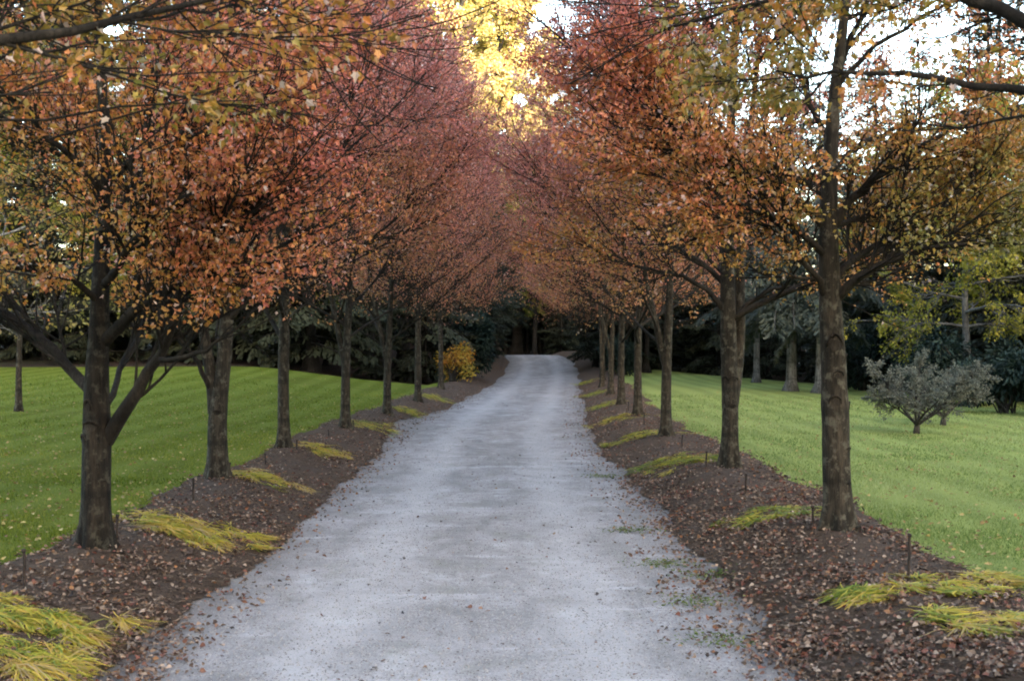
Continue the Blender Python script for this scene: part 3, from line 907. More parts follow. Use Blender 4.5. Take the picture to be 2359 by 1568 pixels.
def broadleaf(name, label, h, trunk_h, width, seed, pal, nleaf=14000, size=.13, bark="bark_far", cat="tree", tr=None, droop=0.0, n1=26, dens=.2, shape=(OVAL, OVAL_F), bright=1.0, el0=25):
    rng = np.random.default_rng(seed)
    root = thing(name, label, cat)
    r0 = tr or h * .013
    zs = np.linspace(-.15, h * .95, 10)
    pl = np.column_stack([.012 * h * np.sin(zs * 2.2 / h * 3 + seed), .012 * h * np.cos(zs * 5 / h + seed), zs, np.interp(zs, [-.15, h * .05, h * .95], [r0 * 1.3, r0, r0 * .12])])
    v, f, q = stem_mesh(pl, 0, seed, sides=12, K=24, flare=.4)
    tk = Acc(); tk.add(v, f)
    z0 = trunk_h + (h * .93 - trunk_h) * np.linspace(0, 1, n1)
    j = np.clip(np.searchsorted(q[:, 2], z0), 0, len(q) - 1)
    az = np.arange(n1) * 2.4 + rng.normal(0, .3, n1)
    fr = np.linspace(0, 1, n1)
    el = np.radians(el0 + (66 - el0) * fr) + rng.normal(0, .12, n1)
    ln = width * np.interp(fr, [0, .3, .7, 1], [.9, 1.05, .8, .35]) * rng.uniform(.75, 1.15, n1)
    d = np.stack([np.cos(az) * np.cos(el), np.sin(az) * np.cos(el), np.sin(el)], -1)
    p1 = grow(q[j, :3], d, ln, 9, .25 - droop, .25, rng)
    r1 = np.minimum(q[j, 3] * .6, .01 + .013 * ln)[:, None] * np.linspace(1, .25, 9)[None]
    p2, r2 = spawn(p1, r1, n1 * 11, .12, 1, .45, 1.1, .5, 6, .1 - droop, .35, rng, .6, .3)
    p3, r3 = spawn(p2, r2, n1 * 60, .1, 1, .4, 1.1, .7, 4, -.1 - droop, .4, rng, .6, .3)
    for pp, rr, s in ((p1, r1, 6), (p2, r2, 4), (p3, r3, 3)):
        v, f = tubes(pp, np.maximum(rr, .003), s); tk.add(v, f)
    i = rng.integers(0, len(p3), nleaf)
    pos, tan = along(p3, i, rng.uniform(.1, 1, nleaf))
    off = norm(rng.normal(0, 1, (nleaf, 3)))
    pos = pos + off * (size * .8 * rng.uniform(.2, 1.2, nleaf))[:, None]
    ok = noise(pos[:, 0] * 5 / width, pos[:, 1] * 5 / width, pos[:, 2] * 5 / width, seed) > rng.uniform(-1, .2, nleaf) - dens
    pos, tan, off = pos[ok], tan[ok], off[ok]
    n = len(pos)
    v, f = leaves(pos, norm(off + .4 * tan + np.array([0, 0, -.5])), norm(rng.normal(0, .6, (n, 3)) + np.array([0, 0, 1.0])), size * rng.uniform(.6, 1.3, n), shape)
    tone = .5 + .35 * noise(pos[:, 0] * 2 / width, pos[:, 1] * 2 / width, pos[:, 2] * 2 / width, seed + 3) + rng.normal(0, .16, n)
    c = np.repeat(ramp(tone, pal) * rng.uniform(.75, 1.2, n)[:, None] * bright, len(shape[0]), 0)
    tk.build("trunk", M[bark], root, smooth=True)
    tag(build("foliage", v, [f], M["far_leaf"], root, c), kind="stuff")
    return root

def shrub(name, label, loc, w, d, h, seed, pal, n=6000, size=.12, mat="evergreen", shape=(LANCE, LANCE_F), group=None, lumps=9, cat="shrub"):
    """Leafy shrub: stems fanning from the root, leaves on lumps of the crown."""
    rng = np.random.default_rng(seed)
    root = thing(name, label, cat, loc, 0, group)
    ctr = np.stack([rng.uniform(-.55, .55, lumps) * w, rng.uniform(-.55, .55, lumps) * d, rng.uniform(.25, .8, lumps) * h], -1)
    rad = rng.uniform(.24, .42, lumps)[:, None] * np.array([w, d, h * .8])
    st = np.zeros((lumps * 3, 3)); st[:, :2] = rng.normal(0, .06, (lumps * 3, 2)) * w
    tgt = ctr.repeat(3, 0) + rng.normal(0, .3, (lumps * 3, 3)) * rad.repeat(3, 0)
    tt = np.linspace(0, 1, 6)[None, :, None]
    mid = st[:, None] * (1 - tt) + tgt[:, None] * tt + np.array([0, 0, 1.0]) * (.12 * h * np.sin(tt * np.pi))
    v, f = tubes(mid, np.linspace(.02, .006, 6)[None].repeat(len(mid), 0) * max(h / 1.5, .5), 5)
    build("stems", v, [f], M["bark_apple"], root, smooth=True)
    i = rng.integers(0, lumps, n)
    u = norm(rng.normal(0, 1, (n, 3)))
    rr = rng.uniform(0, 1, n) ** .45
    pos = ctr[i] + u * rad[i] * rr[:, None] * (1 + .25 * noise(u[:, 0] * 3 + i, u[:, 1] * 3, u[:, 2] * 3, seed))[:, None]
    ok = pos[:, 2] > .03 * h
    pos, u = pos[ok], u[ok]
    n = len(pos)
    ax = norm(u + np.array([0, 0, -.35]) + rng.normal(0, .4, (n, 3)))
    v, f = leaves(pos, ax, norm(rng.normal(0, .5, (n, 3)) + np.array([0, 0, 1.0])), size * rng.uniform(.6, 1.3, n), shape)
    tone = .5 + .4 * noise(pos[:, 0] * 2.5, pos[:, 1] * 2.5, pos[:, 2] * 2.5, seed) + rng.normal(0, .15, n)
    c = np.repeat(ramp(tone, pal) * rng.uniform(.8, 1.15, n)[:, None], len(shape[0]), 0)
    tag(build("foliage", v, [f], M[mat], root, c), kind="stuff")
    return root

DK = ((.008, .012, .006), (.022, .028, .014))
HEM = ((.013, .016, .008), (.042, .046, .024))
con = [conifer("conifer", "dark conifer", 17, 1.2, 3.0, 71, *DK),
       conifer("conifer", "dark conifer", 20, 3.8, 4.2, 72, *DK, n=22000),
       conifer("conifer", "dark conifer", 13, .6, 2.6, 73, *HEM, n=15000),
       conifer("conifer", "dark conifer", 9, .3, 2.2, 74, *HEM, n=13000, size=.14)]
YEL = [(.26, .28, .08), (.40, .34, .09), (.56, .44, .19), (.68, .52, .28), (.68, .48, .30)]
GRN = [(.07, .10, .02), (.14, .17, .03), (.24, .22, .04), (.34, .26, .05)]
yel = [broadleaf("yellow_tree", "tall yellow tree", 27, 7, 6.0, 81, YEL, nleaf=42000, size=.20, n1=34, dens=.5),
       broadleaf("yellow_tree", "tall yellow tree", 23, 5, 5.0, 82, YEL, nleaf=40000, size=.18, n1=32, dens=.5)]
grn = [broadleaf("green_tree", "tall green and yellow tree", 21, 4, 4.6, 83, GRN, nleaf=22000, size=.17, n1=30)]
con.append(conifer("conifer", "dark conifer", 20, 5.0, 4.6, 75, *DK, n=24000))
def off_drive(x, y):
    yy = np.linspace(y - 6, y + 6, 25)
    return float(np.hypot(cen(yy) - x, yy - y).min())
used = set()
def place(pool, k, x, y, s, label, group, sz=None):
    p = pool[k % len(pool)]
    z = gz(x, y) - .05
    rz = rngw.uniform(0, 6.28)
    if id(p) not in used:
        used.add(id(p))
        p.location = (x, y, z); p.rotation_euler = (0, 0, rz); p.scale = (s, s, s)
        p["label"] = label; p["group"] = group
        return p
    return dup(p, (x, y, z), rz, s, label, group)
rngw = np.random.default_rng(99)

# left woods behind the lawn, three ranks deep
gL = "conifers in the woods behind the left lawn"
for rank in range(3):
    for k, x in enumerate(np.arange(-34 - rank, -3.5, 3.0)):
        y = np.interp(x, [-40, -25, -8, -3], [46, 46, 42, 45]) + rank * 4.5 + rngw.uniform(-1.3, 1.3)
        place(con, rngw.integers(0, 4) if rank else rngw.choice([2, 2, 3, 0]), x + rngw.uniform(-1, 1), y, rngw.uniform(.95, 1.3), "dark conifer in the woods behind the left lawn", gL)
# right woods behind the lawn
gR = "conifers in the woods behind the right lawn"
for rank in range(3):
    for k, s in enumerate(np.linspace(0, 1, 15)):
        x = np.interp(s, [0, .35, .6, .8, 1], [6.2, 11.5, 13.5, 14.5, 21]) + rank * 2.6 + rngw.uniform(-.8, .8)
        y = np.interp(s, [0, .35, .6, .8, 1], [60, 49, 38, 30, 12]) + rank * 2.8 + rngw.uniform(-.8, .8)
        place(con, rngw.choice([3, 3, 2]), x, y, rngw.uniform(.8, 1.0), "dark conifer in the woods behind the right lawn", gR)
for x, y, s_ in ((14.5, 39, 1.0), (16, 42, 1.05), (13.2, 37, .85), (17.5, 38, 1.0), (12.5, 44, .9), (19, 35, 1.0)):
    place(con, 2, x, y, s_, "dark conifer in the woods behind the right lawn", gR)
# wood round the far end of the drive
gC = "conifers round the far bend of the drive"
for k in range(150):
    y = rngw.uniform(53, 104)
    side = rngw.choice([-1, 1])
    off = rngw.uniform(2.4, 4.0) if k < 40 else rngw.uniform(4, 18)
    if k >= 80:
        y = rngw.uniform(78, 112); x = rngw.uniform(-8, 16)
    else:
        x = float(cen(np.array([y]))[0]) + side * off
    if off_drive(x, y) < 2.3 or (y < 58 and x > 3 and off_drive(x, y) > 5):
        continue
    tall = x < 2.5 or y > 85
    lim = 1.6 + y * (.135 if -.075 < x / y < .04 else 9)
    place(con, rngw.choice([1, 4, 4, 0]) if tall else rngw.choice([2, 0, 1]), x, y, min(rngw.uniform(.7, .95), lim / 20) if tall else rngw.uniform(.5, .62), "tall dark conifer round the far bend of the drive", gC)
for k in range(24):
    x = -20 + k * 1.5; y = 101 + rngw.uniform(-4, 6)
    if off_drive(x, y) > 2.0:
        place(con, (0, 2)[k % 2], x, y, rngw.uniform(.55, .75), "tall dark conifer round the far bend of the drive", gC)
for x, y, s_ in ((-1.7, 51.5, .42), (4.4, 51.5, .5), (-1.5, 56, .44), (4.6, 57, .5), (-1.2, 61, .46), (4.9, 62, .5), (5.6, 53.5, .55), (-3.6, 54, .45), (-.9, 66, .46), (4.6, 67, .5)):
    if off_drive(x, y) > 2.2:
        place(con, 4, x, y, s_, "tall dark conifer round the far bend of the drive", gC)
# sunlit yellow trees rising over the wood
gY = "sunlit yellow trees above the woods"
for k, (x, y, s) in enumerate([(-3.2, 71, .95), (.2, 84, 1.1), (-1.2, 80, .95), (2.2, 92, 1.0), (-6, 84, 1.05), (-27, 48, .62), (-21, 47, .6), (-2.2, 92, 1.2), (-10, 72, .95), (-16, 66, .9), (-22, 60, .85), (-26, 64, 1.0), (-31, 58, .9), (-19, 76, 1.1), (-13, 60, .8), (-24, 54, .75), (-18, 55, .75), (-28, 52, .7), (-34, 66, 1.1), (-12, 82, 1.15)]):
    place(yel, k, x, y, s, "tall yellow autumn tree catching the sun above the woods", gY)
for k, (x, y, s) in enumerate([(.4, 87, .62), (1.5, 79, .52), (4.6, 72, .68), (2.6, 80, .75), (5.2, 63, .55), (6, 88, .7)]):
    place(grn, 0, x, y, s, "green and yellow tree standing over the far bend of the drive", "green and yellow trees over the far bend")

gLb = "half-turned trees among the left woods"
for k, (x, y, s) in enumerate([(-13, 40.5, .42), (-17, 41, .5), (-21, 40, .45), (-25, 43, .5), (-29, 42, .45), (-10, 43, .45), (-6.5, 45, .42)]):
    place(grn, 0, x, y, s, "half-turned olive tree standing in front of the left conifers", gLb)
# shrubs closing the left row
RH = [(.007, .014, .012), (.013, .025, .020), (.024, .042, .034)]
YS = [(.22, .08, .025), (.36, .16, .03), (.42, .29, .05), (.26, .25, .05)]
x, y = -1.65, 46.5
shrub("rhododendron", "dark blue-green evergreen shrub at the left edge where the drive darkens", (x, y, gz(x, y)), 1.15, 1.3, 2.5, 101, RH, n=9000, size=.15)
x, y = -1.95, 42.5
shrub("yellow_shrub", "low yellow and orange shrub in front of the dark evergreen one", (x, y, gz(x, y)), .95, .9, 1.35, 102, YS, n=2100, size=.075, mat="far_leaf", shape=(OVAL, OVAL_F))
x, y = -3.0, 44.5
p = dup(con[3], (x, y, gz(x, y)), 1.0, .5, "small soft hemlock between the last left maple and yellow shrub")
x, y = -4.6, 42.5
dup(con[3], (x, y, gz(x, y)), 2.0, .55, "small hemlock behind the sixth left maple at the lawn corner")
for k, (x, y, w, h) in enumerate([(10.6, 27.5, 1.3, 1.4), (11.6, 26.2, 1.4, 1.5), (10.9, 30.5, 1.5, 1.8), (13.2, 24, 1.6, 1.8), (11.2, 35, 1.5, 2.0), (11.0, 40, 1.6, 2.0)]):
    shrub("rhododendron", "dark evergreen bush massed at the foot of the right woods", (x, y, gz(x, y)), w, w, h, 110 + k, RH, n=5000, size=.13, group="evergreen bushes at the right wood edge")
for k, (x, y, w, h) in enumerate([(4.2, 50, 1.0, 1.6), (4.8, 54, 1.2, 1.9), (4.7, 60, 1.3, 2.0), (-2.4, 53, 1.3, 2.2), (5.2, 66, 1.4, 2.0)]):
    shrub("rhododendron", "dark evergreen bush in the gloom beside the far drive", (x, y, gz(x, y)), w, w, h, 120 + k, RH, n=3500, size=.14, group="evergreen bushes beside the far drive")

# pale-stemmed trees on the right lawn
GH = [(.035, .05, .045), (.07, .09, .08), (.11, .12, .10)]
for k, (px, py, yy, lab, s) in enumerate([(1825, 903, 38, "pale-stemmed tree with flared foot on the right lawn, foremost of the grey ones", 1.0), (1889, 910, 37, "pale grey stem half hidden behind the nearest right maple trunk", .9), (1742, 862, 46, "slender pale stem at the shaded back of the right lawn", .8)]):
    x = (px - 1179.5) / F * yy
    t = conifer("pale_tree", lab, 10 * s, 2.4, 2.6, 131 + k, (.035, .05, .045), (.070, .076, .052), n=11000, size=.14, droop=.9, trunk_r=.15 * s, bark="bark_pale", cat="tree")
    t.location = (x, yy, gz(x, yy)); t["group"] = "grey-stemmed trees on the right lawn"
# layered yellow-green tree at the right edge
x, y = 11.4, 32.0
t = broadleaf("beech_tree", "yellow-green tree with pale stem and drooping layers beyond the right lawn", 8.2, 1.6, 3.0, 141, [(.10, .12, .02), (.19, .19, .03), (.30, .26, .04), (.38, .29, .05)], nleaf=20000, size=.085, bark="bark_pale", tr=.10, droop=.45, n1=30, el0=8)
t.location = (x, y, gz(x, y))
x, y = 14.2, 31
dup(t, (x, y, gz(x, y)), 2.2, 1.05, "yellow-green tree further right, cut by the frame beside the dark bushes")
# small apple trees
APL = [(.072, .075, .055), (.115, .12, .095), (.17, .17, .14)]
def apple(x, y, h, w, seed, label):
    rng = np.random.default_rng(seed)
    root = thing("apple_tree", label, "apple tree", (x, y, gz(x, y)), 0, "small apple trees on the right lawn")
    tk = Acc()
    v, f, q = stem_mesh([(0, 0, -.05, .05), (0, 0, .03, .046), (.005, 0, .10, .043), (.01, 0, .17, .036)], 0, seed, sides=12, K=14, flare=.4)
    tk.add(v, f)
    n1 = 8
    az = np.arange(n1) * 2.4 + rng.normal(0, .2, n1)
    el = rng.uniform(.55, 1.1, n1)
    d = np.stack([np.cos(az) * np.cos(el), np.sin(az) * np.cos(el), np.sin(el)], -1)
    p1 = grow(np.tile([[.008, 0, .13]], (n1, 1)), d, rng.uniform(.85, 1.2, n1) * w, 10, .35, .35, rng)
    r1 = np.linspace(1, .22, 10)[None] * rng.uniform(.018, .026, n1)[:, None]
    p2, r2 = spawn(p1, r1, 120, .38, 1, .5, 1.3, .5, 6, .1, .4, rng, .6)
    p3, r3 = spawn(p2, r2, 700, .1, 1, .4, 1.2, .6, 4, .5, .4, rng, .6)
    for pp, rr, s in ((p1, r1, 7), (p2, r2, 4), (p3, r3, 3)):
        v, f = tubes(pp, np.maximum(rr, .002), s); tk.add(v, f)
    n = 8500
    i = rng.integers(0, len(p3), n)
    pos, tan = along(p3, i, rng.uniform(0, 1, n))
    off = norm(rng.normal(0, 1, (n, 3)))
    pos = pos + off * .02
    ok = noise(pos[:, 0] * 4, pos[:, 1] * 4, pos[:, 2] * 4, seed) > rng.uniform(-1, .1, n)
    pos, off, tan = pos[ok], off[ok], tan[ok]; n = len(pos)
    v, f = leaves(pos, norm(off + tan), norm(rng.normal(0, .8, (n, 3)) + np.array([0, 0, 1.0])), .042 * rng.uniform(.6, 1.2, n), (OVAL, OVAL_F))
    c = np.repeat(ramp(rng.uniform(0, 1, n), APL), 4, 0)
    tk.build("trunk", M["bark_apple"], root, smooth=True)
    tag(build("foliage", v, [f], M["far_leaf"], root, c), kind="stuff")
apple(6.45, 20.4, 1.2, .95, 151, "small spreading apple tree with grey-green leaves standing nearer on the right lawn")
apple(7.65, 22.7, 1.15, .95, 152, "grey-green apple tree just behind and overlapping the nearer one")
# young tree on the left lawn with bare lower twigs
x, y = -8.4, 22.0
t = broadleaf("young_tree", "slim young tree alone on the left lawn near the picture's edge", 6.5, 1.3, 1.9, 161, [(.16, .15, .05), (.24, .20, .06), (.30, .18, .06)], nleaf=3500, size=.08, bark="bark", tr=.052, n1=22, el0=10)
t.location = (x, y, gz(x, y))
x, y = -15.5, 36
t = broadleaf("bare_tree", "pale grey tree with bare drooping boughs at the far edge of the left lawn", 9, 1.2, 3.6, 163, [(.10, .11, .05), (.17, .16, .07), (.22, .18, .08)], nleaf=2600, size=.10, bark="bark_pale", tr=.16, n1=26, el0=0, droop=.2)
t.location = (x, y, gz(x, y))

# ---------------------------------------------------------------- beds: strap-leaved clumps, stakes, litter
LILY = [(.11, .16, .03), (.26, .28, .045), (.43, .35, .05), (.48, .31, .07), (.36, .27, .14)]
def lily(label, x, y, w, d, seed, n=420, blade=.34, lean=(1, 0), pal_shift=0.0, flat=.75):
    rng = np.random.default_rng(seed)
    K, n = 6, int(n * 2.6)
    w, d = w * 1.2, d * 1.1
    nt = max(9, int(150 * w * d))
    tf = rng.integers(0, nt, n)
    bx = (rng.normal(0, .5, nt) * w)[tf] + rng.normal(0, .022, n); by = (rng.normal(0, .5, nt) * d)[tf] + rng.normal(0, .022, n)
    tlean = rng.normal(0, 1.0, nt)[tf]; tlen = rng.uniform(.45, 1.15, nt)[tf]; ttone = rng.normal(0, .18, nt)[tf]
    ctr_x, ctr_y = x + bx, y + by
    z = ground_z(ctr_x, ctr_y) + .02
    root = np.array([x, y, gz(x, y)])
    p = np.stack([ctr_x, ctr_y, z], -1)
    a = np.arctan2(lean[1], lean[0]) + rng.normal(0, 1.0, n) + tlean
    el = rng.uniform(.1, .9, n)
    dv = np.stack([np.cos(a) * np.cos(el), np.sin(a) * np.cos(el), np.sin(el)], -1)
    ln = blade * rng.uniform(.6, 1.25, n)
    q = grow(p, dv, ln * tlen * .66, K, -2.9 * flat, .25, rng)
    gzz = ground_z(q[:, :, 0], q[:, :, 1]) + .03 + rng.uniform(0, .04, n)[:, None]
    q[:, :, 2] = np.maximum(q[:, :, 2], gzz)
    tan = norm(np.gradient(q, axis=1))
    side = norm(np.cross(tan, np.array([0, 0, 1.0])) + rng.normal(0, .2, (n, 1, 3)))
    wd = np.array([.5, .9, 1, .9, .6, .08])[None, :, None] * .0038 * rng.uniform(.7, 1.3, n)[:, None, None]
    v = np.stack([q - side * wd, q + side * wd], 2).reshape(-1, 3) - root
    idx = np.arange(n * K * 2).reshape(n, K, 2)
    f = np.stack([idx[:, :-1, 0], idx[:, :-1, 1], idx[:, 1:, 1], idx[:, 1:, 0]], -1).reshape(-1, 4)
    tone = np.clip(rng.normal(.45 + pal_shift, .24, n) + ttone, 0, 1)[:, None] + np.linspace(-.12, .15, K)[None]
    c = ramp(tone.ravel(), LILY).repeat(2, 0)
    o = build("daylily_clump", v, [f], M["blade"], None, c, True, tuple(root))
    return tag(o, label, "daylily", "yellowing daylilies in the beds")

def at(px, py, zg=.2):
    """ground position under a picture point"""
    y = (EYE - zg) * F / (py - 784.0)
    x = (px - 1179.5) / F * y
    for _ in range(4):
        y = (EYE - gz(x, y)) * F / (py - 784.0); x = (px - 1179.5) / F * y
    return x, y

LIL = [("yellow-green daylily clump at the near corner of the left bed, upper of two", 95, 1440, .36, .26, 900, .38, (1, -.1), .0),
       ("golden daylily clump at the near corner of the left bed, lower of two", 40, 1530, .32, .24, 900, .38, (1, -.3), .1),
       ("golden daylilies spread between the first and second left maples", 420, 1225, .46, .42, 1100, .38, (1, -.25), .12),
       ("yellow daylilies on the mound after the second left maple", 600, 1108, .34, .5, 700, .34, (1, -.1), .1),
       ("orange-yellow daylilies after the third left maple", 742, 1045, .34, .5, 600, .34, (1, -.1), .15),
       ("pale yellow daylilies after the fourth left maple", 855, 988, .34, .6, 450, .34, (1, 0), .0),
       ("straw daylilies after the fifth left maple", 940, 948, .34, .7, 420, .34, (1, 0), -.05),
       ("straw daylilies beside the last left maple", 1000, 917, .34, .8, 420, .34, (1, 0), -.05),
       ("long band of yellow daylilies flopped along the front of the near right bed", 2090, 1375, .38, .18, 1000, .36, (1, -.45), .02),
       ("yellow daylilies at the near right bed continuing past the stake", 2270, 1455, .32, .22, 900, .36, (1, -.5), .05),
       ("green and gold daylilies nearer the right lawn edge behind the stake", 2270, 1352, .26, .14, 520, .30, (1, -.3), -.05),
       ("fresh green daylily tuft just left of the nearest right trunk", 1790, 1195, .40, .40, 850, .30, (-.4, -.6), -.28),
       ("green daylilies between the second and third right maples", 1565, 1068, .42, .6, 800, .32, (-.5, -.5), -.22),
       ("yellow-green daylilies between the third and fourth right maples", 1480, 1008, .36, .6, 600, .32, (-.6, -.3), -.05),
       ("golden daylilies between the fourth and fifth right maples", 1428, 965, .34, .7, 500, .32, (-.6, -.3), .05),
       ("green daylilies beside the sixth right maple", 1398, 935, .30, .8, 420, .32, (-.6, 0), -.2),
       ("green daylilies beside the seventh right maple", 1370, 910, .30, .9, 420, .32, (-.6, 0), -.25),
       ("green daylilies by the last right maples", 1350, 885, .30, 1.2, 420, .32, (-.6, 0), -.2)]
for k, (lab, px, py, w, d, n, bl, lean, sh) in enumerate(LIL):
    x, y = at(px, py)
    lily(lab, x, y, w, d, 200 + k, n, bl, lean, sh)

def stake(label, px, py_top, py_bot, seed):
    rng = np.random.default_rng(seed)
    x, y = at(px, py_bot)
    z = gz(x, y)
    h = (py_bot - py_top) / F * y
    tilt = rng.normal(0, .03, 2)
    root = thing("garden_stake", label, "stake", (x, y, z), 0, "rusty stakes in the beds")
    zs = np.linspace(-.08, h, 16)
    pl = np.column_stack([tilt[0] * zs + .002 * np.sin(zs * 40), tilt[1] * zs, zs])
    r = .0085 * (1 + .10 * (np.arange(16) % 2))
    v, f = tubes(pl[None], r[None], 8)
    build("rod", v, [f], M["stake"], root, smooth=True)
    c = pl[-1]
    zz = np.array([-.012, -.010, .002, .006, .0065])
    v, f = tubes(np.column_stack([np.full(5, c[0]), np.full(5, c[1]), c[2] + zz])[None], np.array([[.0086, .0125, .0125, .010, .0005]]), 8)
    build("cap", v, [f], M["stake"], root, smooth=True)
for k, (px, a, b_, lab) in enumerate([(57, 1266, 1372, "rusty stake by the near left corner daylilies"), (270, 1186, 1256, "rusty stake close behind the nearest left trunk"),
        (445, 1102, 1166, "rusty stake on the mulch before the second left maple"), (530, 1066, 1108, "short rusty stake against the second left trunk"), (612, 1045, 1076, "rusty stake before the third left maple"),
        (683, 1014, 1042, "rusty stake after the third left maple"), (757, 990, 1008, "small stake before the fourth left maple"), (814, 968, 988, "small stake after the fourth left maple"),
        (2092, 1231, 1352, "tall rusty stake beside the flopped daylilies in the near right bed"), (1875, 1166, 1228, "rusty stake just left of the nearest right trunk"),
        (1718, 1092, 1146, "rusty stake on the mound right of the second right maple"), (1627, 1040, 1084, "rusty stake left of the second right maple"), (1571, 1002, 1038, "rusty stake right of the third right maple"),
        (1484, 950, 982, "small stake beside the fourth right maple"), (1448, 925, 950, "small stake beside the fifth right maple")]):
    stake(lab, px, a, b_, 300 + k)

# scattered litter -------------------------------------------------------------
def scatter_pos(rng, n, ymin, ymax, dlo, dhi, p=1.6):
    u = rng.uniform(0, 1, n)
    a, b_ = ymin ** (1 - p), ymax ** (1 - p)
    y = (a + (b_ - a) * u) ** (1 / (1 - p))
    d = rng.uniform(0, 1, n)
    lo, hi = dlo(y), dhi(y)
    return lo + (hi - lo) * d, y, d

def flat_bits(name, x, y, z, size, shape, pal, mat, rng, tilt=.35, fold=.3, tone=None):
    n = len(x)
    pos = np.stack([x, y, z], -1)
    a = rng.uniform(0, 6.28, n)
    ax = np.stack([np.cos(a), np.sin(a), rng.normal(0, tilt * .6, n)], -1)
    nr = norm(rng.normal(0, tilt, (n, 3)) + np.array([0, 0, 1.0]))
    v, f = leaves(pos, ax, nr, size, shape, fold)
    c = np.repeat(ramp(rng.uniform(0, 1, n) if tone is None else tone, pal) * rng.uniform(.6, 1.25, n)[:, None], len(shape[0]), 0)
    return tag(build(name, v, [f], mat, None, c), kind="stuff")

rng = np.random.default_rng(7)
DEAD = [(.03, .019, .015), (.07, .044, .033), (.11, .073, .056), (.17, .115, .080), (.27, .205, .16), (.14, .08, .055), (.13, .045, .032), (.20, .10, .045)]
CHIP = [(.020, .013, .009), (.068, .045, .031), (.12, .084, .06), (.19, .14, .105)]
# bark chips and needles
xs, yy, zz = [], [], []
for (lo, hi, n) in ((edge_l, out_l, 26000), (edge_r, out_r, 34000)):
    d, y, t = scatter_pos(rng, n, 5.2, 40, lo, hi, 1.9)
    x = d + cen(y)
    xs.append(x); yy.append(y); zz.append(ground_z(x, y) + .022 * sstep(0, .12, t) * sstep(0, .06, 1 - t) + rng.uniform(.0, .02, n))
x, y, z = map(np.concatenate, (xs, yy, zz))
STRIP = (np.array([(0, -.07), (0, .07), (1, .05), (1, -.05)]), NEEDLE_F)
flat_bits("bark_chips", x, y, z, rng.uniform(.02, .07, len(x)), STRIP, CHIP, M["chip"], rng, .35, 0)
# fallen leaves on beds, spilling on the drive edge
parts = []
for lo, hi, n, bias in ((lambda y: edge_l(y) + .45, out_l, 26000, 1.0), (lambda y: edge_r(y) - .55, out_r, 52000, 1.0)):
    d, y, t = scatter_pos(rng, n, 5.2, 46, lo, hi, 1.5)
    t2 = np.abs(d) - 1.6
    dens = np.interp(t2, [-.6, -.25, 0, .35, .8, 1.5], [.02, .18, .95, .9, .6, .6])
    dens = dens * (.28 + .72 * sstep(-.25, .35, noise(d * 2.4, y * 1.7, 0, 77) + .5 * noise(d * 7, y * 6, 0, 78)))
    m = rng.uniform(0, 1, n) < dens
    parts.append((d[m] + cen(y[m]), y[m], np.clip(t2[m], 0, 1)))
x = np.concatenate([p[0] for p in parts]); y = np.concatenate([p[1] for p in parts]); t2 = np.concatenate([p[2] for p in parts])
z = ground_z(x, y) + .012 + .030 * sstep(0, .1, t2) + rng.uniform(0, .02, len(x))
flat_bits("fallen_leaves", x, y, z, rng.uniform(.012, .036, len(x)), (CURL, CURL_F), DEAD, M["litter"], rng, .5, .7)
# few bits on the drive
n = 560
d, y, _ = scatter_pos(rng, n, 5.3, 45, lambda y: -1.6 + 0 * y, lambda y: 1.6 + 0 * y, 1.4)
x = d + cen(y)
flat_bits("drive_debris", x, y, ground_z(x, y) + .026, rng.uniform(.010, .034, n), (CURL, CURL_F), [(.03, .025, .03), (.08, .06, .05), (.14, .06, .04), (.22, .14, .08)], M["litter"], rng, .35, .4)
# leaves on the lawns
for side, n in ((-1, 6500), (1, 3200)):
    lo = out_l if side < 0 else out_r
    d, y, _ = scatter_pos(rng, n, 6, 38, lo, (lambda y: -4 - y * .45) if side < 0 else (lambda y: 4 + y * .36), 1.25)
    x = d + cen(y)
    flat_bits("fallen_leaves", x, y, ground_z(x, y) + .035, rng.uniform(.016, .040, n), (CURL, CURL_F), [(.13, .08, .035), (.26, .19, .07), (.33, .27, .11), (.20, .10, .035)], M["litter"], rng, .4, .4)

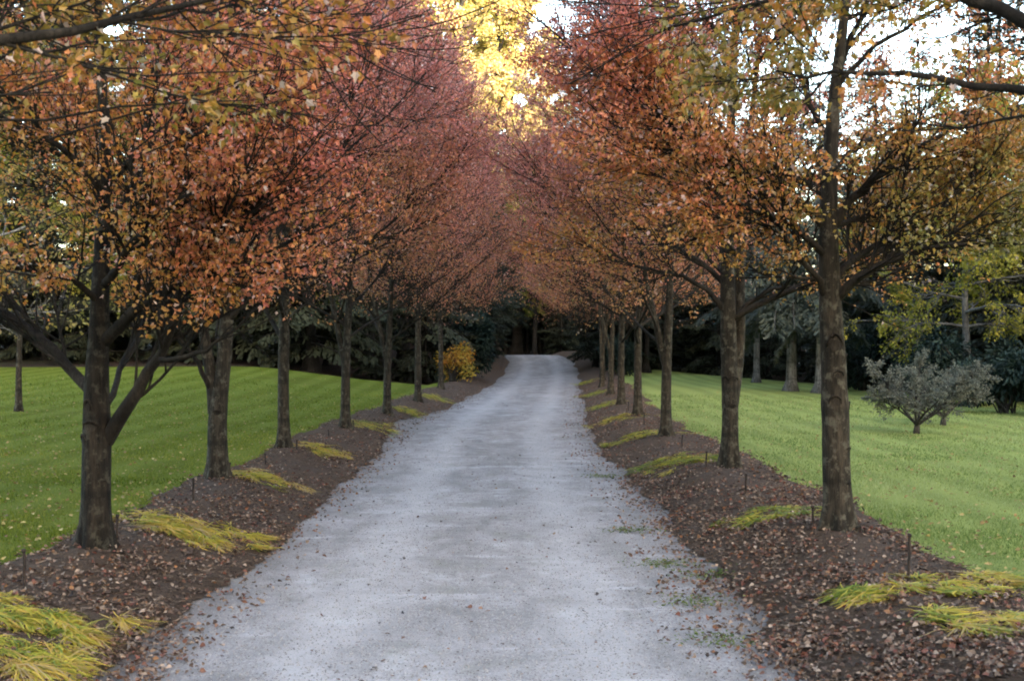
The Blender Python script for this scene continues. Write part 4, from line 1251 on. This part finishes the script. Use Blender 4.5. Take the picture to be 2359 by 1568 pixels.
# short lawn blades near the camera
def turf(n, side, seed):
    rng = np.random.default_rng(seed)
    lo = out_l if side < 0 else out_r
    d, y, t = scatter_pos(rng, n, 5.5, 34, lambda y: lo(y) - side * .06, (lambda y: -3.4 - y * .42) if side < 0 else (lambda y: 3.6 + y * .36), 1.75)
    x = d + cen(y)
    z = ground_z(x, y) - .005
    p = np.stack([x, y, z], -1)
    a = rng.uniform(0, 6.28, n)
    h = rng.uniform(.014, .032, n) * np.interp(y, [6, 34], [1, 1.5])
    w = rng.uniform(.0022, .0042, n) * np.interp(y, [6, 34], [1, 3.2])
    sd = np.stack([np.cos(a), np.sin(a), 0 * a], -1) * w[:, None]
    tip = p + np.stack([rng.normal(0, .4, n) * h, rng.normal(0, .4, n) * h, h], -1)
    v = np.stack([p - sd, p + sd, tip], 1).reshape(-1, 3)
    f = np.arange(n * 3).reshape(n, 3)
    tone = .5 + .3 * noise(x * .8, y * .8, 0, 5) + rng.normal(0, .22, n)
    c = np.repeat(ramp(tone, [(.036, .058, .006), (.080, .108, .012), (.13, .15, .022), (.22, .21, .05)] if side < 0 else [(.065, .105, .024), (.13, .175, .050), (.20, .245, .088), (.31, .34, .16)]), 3, 0)  # right-hand blades lighter: open-sky brightness is painted into their palette
    tag(build("lawn_grass", v, [f], M["blade"], None, c), kind="stuff")
turf(150000, -1, 401)
turf(150000, 1, 402)
# weeds at the right margin of the drive
n = 1600
rng = np.random.default_rng(9)
cx = np.array([at(1600, 1390), at(1530, 1305), at(1640, 1330), at(1450, 1225), at(1660, 1480), at(1390, 1100)])
i = rng.integers(0, len(cx), n)
x = cx[i, 0] + rng.normal(0, .12, n); y = cx[i, 1] + rng.normal(0, .10, n)
flat_bits("drive_weeds", x, y, ground_z(x, y) + .025, rng.uniform(.012, .035, n), (LANCE, LANCE_F), [(.05, .08, .02), (.10, .13, .035), (.16, .16, .06)], M["blade"], rng, .6, .2)

# loose stones of the drive
rng = np.random.default_rng(12)
n = 42000
d, y, _ = scatter_pos(rng, n, 5.6, 26, lambda y: -1.66 + 0 * y, lambda y: 1.66 + 0 * y, 1.9)
x = d + cen(y)
z = ground_z(x, y) + .016 + .010 * noise(x * 1.3, y * .8, 0, 3) * (1 - sstep(1.0, 1.5, np.abs(d))) - .018 * (d / 1.6) ** 2
r = rng.uniform(.003, .0085, n)
a = rng.uniform(0, 6.28, n)
k = np.arange(4) * 1.5708
ring = np.stack([np.cos(a[:, None] + k) * rng.uniform(.7, 1.3, (n, 4)), np.sin(a[:, None] + k) * rng.uniform(.7, 1.3, (n, 4)), np.zeros((n, 4)) - .3], -1)
v = np.concatenate([ring, np.tile([[[0, 0, .75]]], (n, 1, 1))], 1) * r[:, None, None] + np.stack([x, y, z], -1)[:, None]
idx = np.arange(n)[:, None, None] * 5 + np.array([[0, 1, 4], [1, 2, 4], [2, 3, 4], [3, 0, 4]])
c = np.repeat(ramp(rng.uniform(0, 1, n), [(.08, .068, .066), (.14, .128, .125), (.20, .186, .182), (.28, .265, .26)]), 5, 0)
tag(build("gravel_stones", v.reshape(-1, 3), [idx.reshape(-1, 3)], M["chip"], None, c), kind="stuff")
